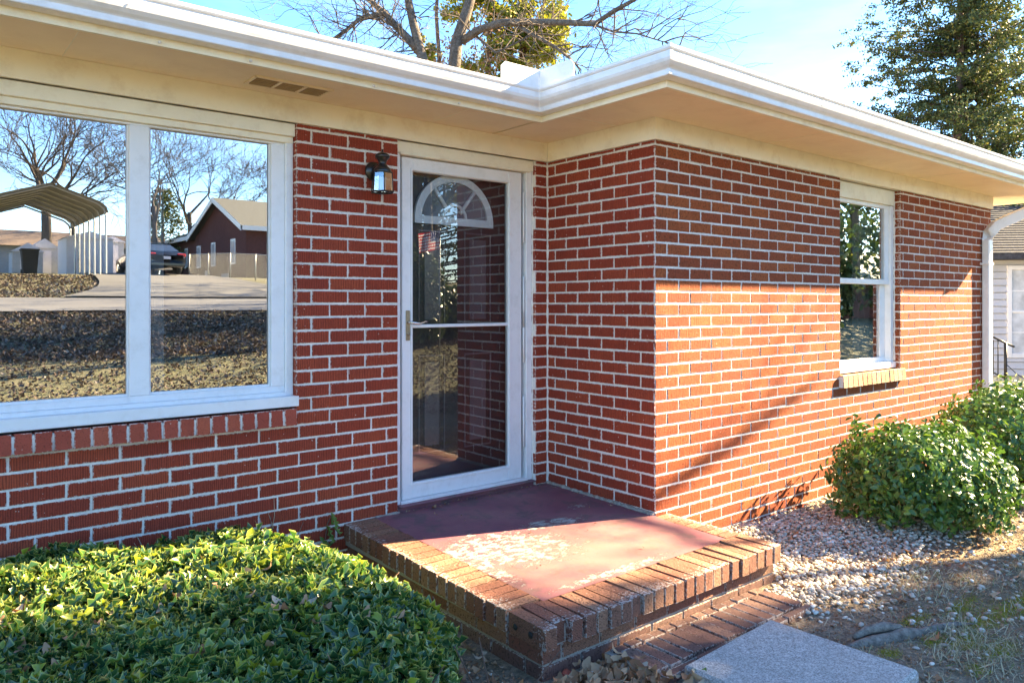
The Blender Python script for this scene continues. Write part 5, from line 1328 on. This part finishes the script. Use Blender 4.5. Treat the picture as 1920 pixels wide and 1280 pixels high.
# brick house across the street
hx = 12.7; zb = 2.5
fh = empty('brick_house', (0, 0, 0), label='dark red brick gabled house with pale roof behind the chain-link fence, mirrored', cat='house')
m_ = MB()
pf = [(-40.7, zb), (-40.7, 5.95), (-45.6, 8.0), (-50.9, 5.95), (-50.9, zb)]
m_.add([(hx, y, z) for y, z in pf] + [(26, y, z) for y, z in pf], [(0, 1, 2, 3, 4), (9, 8, 7, 6, 5), (0, 5, 6, 1), (3, 8, 9, 4)]); m_.box(hx + .4, 24, -61, -50.92, zb, 6.0); m_.build('wall', M['far_brick'], fh)
m_ = MB(); 
def slope(y0, z0, y1, z1, xa, xb, th=.16):
    m_.add([(xa, y0, z0), (xb, y0, z0), (xb, y1, z1), (xa, y1, z1), (xa, y0, z0 + th), (xb, y0, z0 + th), (xb, y1, z1 + th), (xa, y1, z1 + th)], [(0, 3, 2, 1), (4, 5, 6, 7), (0, 1, 5, 4), (2, 3, 7, 6), (0, 4, 7, 3), (1, 2, 6, 5)])
slope(-40.2, 5.82, -45.6, 8.05, hx - .45, 26.4); slope(-51.4, 5.82, -45.6, 8.05, hx - .45, 26.4); slope(-61.4, 5.95, -51.4, 6.2, hx - .2, 24.4); m_.build('roof', M['palefroof'], fh)
m_ = MB()
for (ya, za, yb, zb2) in ((-40.2, 5.80, -45.6, 8.03), (-51.4, 5.80, -45.6, 8.03)):
    m_.add([(hx - .50, ya, za - .14), (hx - .50, ya, za + .2), (hx - .50, yb, zb2 + .2), (hx - .50, yb, zb2 - .14), (hx - .44, ya, za - .14), (hx - .44, ya, za + .2), (hx - .44, yb, zb2 + .2), (hx - .44, yb, zb2 - .14)], [(0, 1, 2, 3), (7, 6, 5, 4), (0, 3, 7, 4)])
m_.box(hx - .4, 26.4, -40.2, -40.12, 5.7, 5.98); m_.box(hx - .3, hx - .2, -61.4, -51.4, 5.85, 6.12); m_.build('fascia', M['white'], fh)
for (ya, z0, z1) in ((-42.9, 3.75, 5.35), (-46.8, 3.75, 5.35), (-50.0, 3.75, 5.3), (-54.5, 3.9, 5.4)):
    xx = hx - .03 if ya > -51 else hx + .37
    f_ = part('window', [(xx - .03, xx + .02, ya - .42, ya + .42, z0, z1)], M['white'], fh, 0); part('pane', [(xx - .035, xx - .03, ya - .33, ya + .33, z0 + .1, z1 - .1)], M['far_glass'], f_, 0)
part('basement_window', [(hx - .04, hx + .02, -45.2, -43.8, 2.75, 3.2)], M['far_glass'], fh, 0); part('basement_door', [(hx - .04, hx + .02, -48.6, -47.7, 2.4, 3.5)], M['shed_grey'], fh, 0)
part('roof_far', [], M['roof'], fh) if False else None
# long low building far left
lb_ = empty('long_building', (-6, -60, 3.3), label='long low grey building with brown roof far behind the carport, mirrored', cat='building')
part('wall', [(-16, 18, -3, 2, 0, 2.1)], M['stucco'], lb_, 0); m_ = MB(); m_.add([(-17, 2.6, 2.0), (19, 2.6, 2.0), (19, -.5, 3.3), (-17, -.5, 3.3), (-17, -3.6, 2.0), (19, -3.6, 2.0)], [(0, 1, 2, 3), (3, 2, 5, 4), (0, 3, 4), (1, 5, 2)]); m_.build('roof', M['brownroof'], lb_)
# chain-link fence
cf = empty('chain_link_fence', (0, 0, 0), label='galvanised chain-link fence beside the driveway in front of the brick house, mirrored', cat='fence')
fp = [(8.8, -38.6), (9.02, -36.0), (9.27, -33.3), (9.54, -30.5), (9.9, -27.6), (10.4, -24.6)]
for a, b in fp:
    z = float(gz(a, b)); m_ = MB(); m_.tube([(a, b, z - .1), (a, b, z + 1.28)], .03, 6); m_.build('fence_post', M['fence_metal'], cf)
m_ = MB(); m_.tube([(a, b, float(gz(a, b)) + 1.25) for a, b in fp], .02, 5); m_.build('top_rail', M['fence_metal'], cf)
m_ = MB()
for i in range(len(fp) - 1):
    A = Vector((*fp[i], float(gz(*fp[i])))); B = Vector((*fp[i + 1], float(gz(*fp[i + 1])))); Ld = (B - A).length; k = int(Ld / .12)
    for q in range(-10, k):
        for sg in (0, 1):
            a0 = max(0, q / k); a1 = min(1, (q + 10) / k); za = (a0 * k - q) / 10 * 1.2; zb3 = (a1 * k - q) / 10 * 1.2
            if sg: za, zb3 = 1.2 - za, 1.2 - zb3
            m_.tube([A.lerp(B, a0) + Vector((0, 0, za + .02)), A.lerp(B, a1) + Vector((0, 0, zb3 + .02))], .003, 3, cap=False)
m_.build('chain_mesh', M['fence_metal'], cf, kind='stuff')
# trees over there
def baretree(seed, x, y, h, r, lb, base=None, maxd=4):
    z = float(gz(x, y)) - .1; rr = random.Random(seed); o = empty('bare_tree', (x, y, z), label=lb, cat='tree', group='leafless trees across the street')
    m_ = MB(); m_.tube([(0, 0, 0), (.05, 0, h * .2), (0, .05, h * .42)], [r, r * .85, r * .7], 8); m_.build('trunk', M['bark_dark'], o)
    m_ = MB()
    for k in range(4): a = k * 1.6 + rr.random(); grow(m_, (0, .05 * 0, h * (.30 + .035 * k)), Vector((math.cos(a) * .75, math.sin(a) * .75, 1)), h * .27, r * .5, 0, rr, maxd, .6, .03, 5, .16, None, (2, 3), .012)
    m_.build('branches', M['bark_dark'], o); return o
baretree(101, 2.6, -43.8, 11.5, .30, 'leafless tree with stout forked trunk behind the carport')
baretree(102, 4.4, -47, 10.5, .18, 'slimmer leafless tree just right of the carport tree')
baretree(103, 9.0, -47, 11, .2, 'leafless tree behind the sedan at the window mullion')
baretree(104, 16, -64, 14, .25, 'leafless tree rising left behind the brick gable')
baretree(105, 20, -66, 14, .25, 'leafless tree right behind the pale roof ridge')
baretree(106, 24, -60, 13, .22, 'leafless tree at the far right over the pale roof')
baretree(107, -4, -48, 12, .25, 'leafless tree far left beyond the carport')
baretree(108, 6.6, -10.8, 9, .15, 'leafless yard tree mirrored in the storm door glass', maxd=4)
baretree(109, 8.9, -15, 10, .2, 'second leafless yard tree mirrored in the storm door glass')
baretree(110, 15, -17.2, 9, .2, 'leafless street tree right of the driveway whose shadow crosses the road')
baretree(111, 20, -22, 11, .22, 'leafless tree on the far verge beyond the chain-link fence')
baretree(112, 17, -27, 10, .22, 'leafless tree behind the chain-link fence')
mg2 = empty('magnolia_tree', (0, 0, 0), label='second broad evergreen farther off, filling the upper pane of the wing window', cat='tree')
base = along(29, -2.6, 0); base.z = 0; tk = MB(); tk.tube([base, base + Vector((0, 0, 9))], [.3, .08], 9); cen = []; szs = []; rr = random.Random(43)
for i in range(420):
    h_ = rr.uniform(1.2, 11); a = rr.uniform(0, 6.28); q = rr.uniform(.1, 1) ** .6 * 3.6 * min(1, (12 - h_) / 4); cen.append(tuple(base + Vector((q * math.cos(a), q * math.sin(a), h_)))); szs.append(.6)
tk.build('trunk', M['bark_grey'], mg2); clump_foliage('foliage', mg2, cen, szs, 26, .2, M['magnolia'], QT, 13)
ct = empty('cedar_tree', (8.9, -14.0, .2), label='dark leafy cedar across the lawn, mirrored behind the flag in the door glass', cat='tree')
cen = []; szs = []; rr = random.Random(8); m_ = MB(); m_.tube([(0, 0, 0), (0, 0, 9)], [.2, .05], 6)
for i in range(330):
    h_ = rr.uniform(.8, 9.5); q = min(2.3, (10 - h_) * .6) * rr.uniform(.3, 1); a = rr.uniform(0, 6.28); p = (q * math.cos(a), q * math.sin(a), h_); cen.append(p); szs.append(.35)
    m_.tube([(0, 0, h_ * .9), p], [.03, .008], 4)
m_.build('trunk', M['bark_dark'], ct); clump_foliage('foliage', ct, cen, szs, 24, .09, M['cedar'], QT, 25, flat=.5)
cd = empty('cedar_tree', (11.8, -56, 3.2), label='dark cedar beside the left end of the mirrored brick house', cat='tree')
cen = []; szs = []; rr = random.Random(3); m_ = MB(); m_.tube([(0, 0, 0), (0, 0, 7)], [.2, .05], 6); m_.build('trunk', M['bark_dark'], cd)
for i in range(240):
    h_ = rr.uniform(.6, 6.8); q = (7.4 - h_) * .5 * rr.uniform(.3, 1); a = rr.uniform(0, 6.28); cen.append((q * math.cos(a), q * math.sin(a), h_)); szs.append(.45)
clump_foliage('foliage', cd, cen, szs, 18, .16, M['cedar'], QT, 5, flat=.5)
# things the door glass sees
shrub('dark_bush', 'dark clipped evergreen bush in the yard, mirrored in the upper door glass', 5.3, -9.2, .75, .5, .35, 2.45, 4200, .10, M['magnolia'], 0, seed=14, T=QT, cat='shrub')
shrub('dark_bush', 'low dark evergreen bush near the lawn edge, mirrored below the door cross bar', 6.5, -9.7, .8, .4, .4, 1.7, 3200, .10, M['magnolia'], 0, seed=15, T=QT, cat='shrub')
fl = empty('flag_on_pole', (4.30, -6.75, -.02), label='small stars and stripes flag on a short pole, mirrored in the door glass', cat='flag')
m_ = MB(); m_.tube([(0, 0, -.1), (0, 0, 2.75)], .014, 8); m_.build('pole', M['fence_metal'], fl)
nn = 16; vs = []; uvs = []
for i in range(nn + 1):
    for j in range(9):
        s_ = i / nn; t = j / 8; vs.append((-s_ * .46, .04 * math.sin(s_ * 9 + t), 2.72 - .36 * (1 - t) - .10 * s_)); uvs.append((s_, t))
m_ = MB(); m_.add(vs, [(i * 9 + j, (i + 1) * 9 + j, (i + 1) * 9 + j + 1, i * 9 + j + 1) for i in range(nn) for j in range(8)], smooth=True); fo = m_.build('flag_cloth', M['flag'], fl)
ul = fo.data.uv_layers.new(name='UVMap')
for lp in fo.data.loops: ul.data[lp.index].uv = uvs[lp.vertex_index]
# house mirrored in the wing window
nh = empty('ranch_house', (28.5, -13.5, .7), R(20), label='low ranch house with pale green roof, mirrored in the wing window', cat='house')
part('wall', [(-5, 5, -3, 3, 0, 1.5)], M['far_brick'], nh, 0); m_ = MB(); m_.add([(-5.6, 3.6, 1.4), (5.6, 3.6, 1.4), (5.6, 0, 2.8), (-5.6, 0, 2.8), (-5.6, -3.6, 1.4), (5.6, -3.6, 1.4)], [(0, 1, 2, 3), (3, 2, 5, 4), (0, 3, 4), (1, 5, 2)]); m_.build('roof', mat_simple('pale_green_roof', (.42, .48, .38), .8), nh)
for k, (x, y) in enumerate(((24.5, -11.2), (25.5, -12.6))): 
    shrub('arborvitae', ('slim pointed evergreen left of the pale-roofed house mirrored in the wing window', 'slim pointed evergreen right of its twin before the pale-roofed house')[k], x, y, .5, .5, float(gz(x, y)), 3.0, 2200, .12, M['cedar'], 0, seed=30 + k, T=QT, cat='shrub')
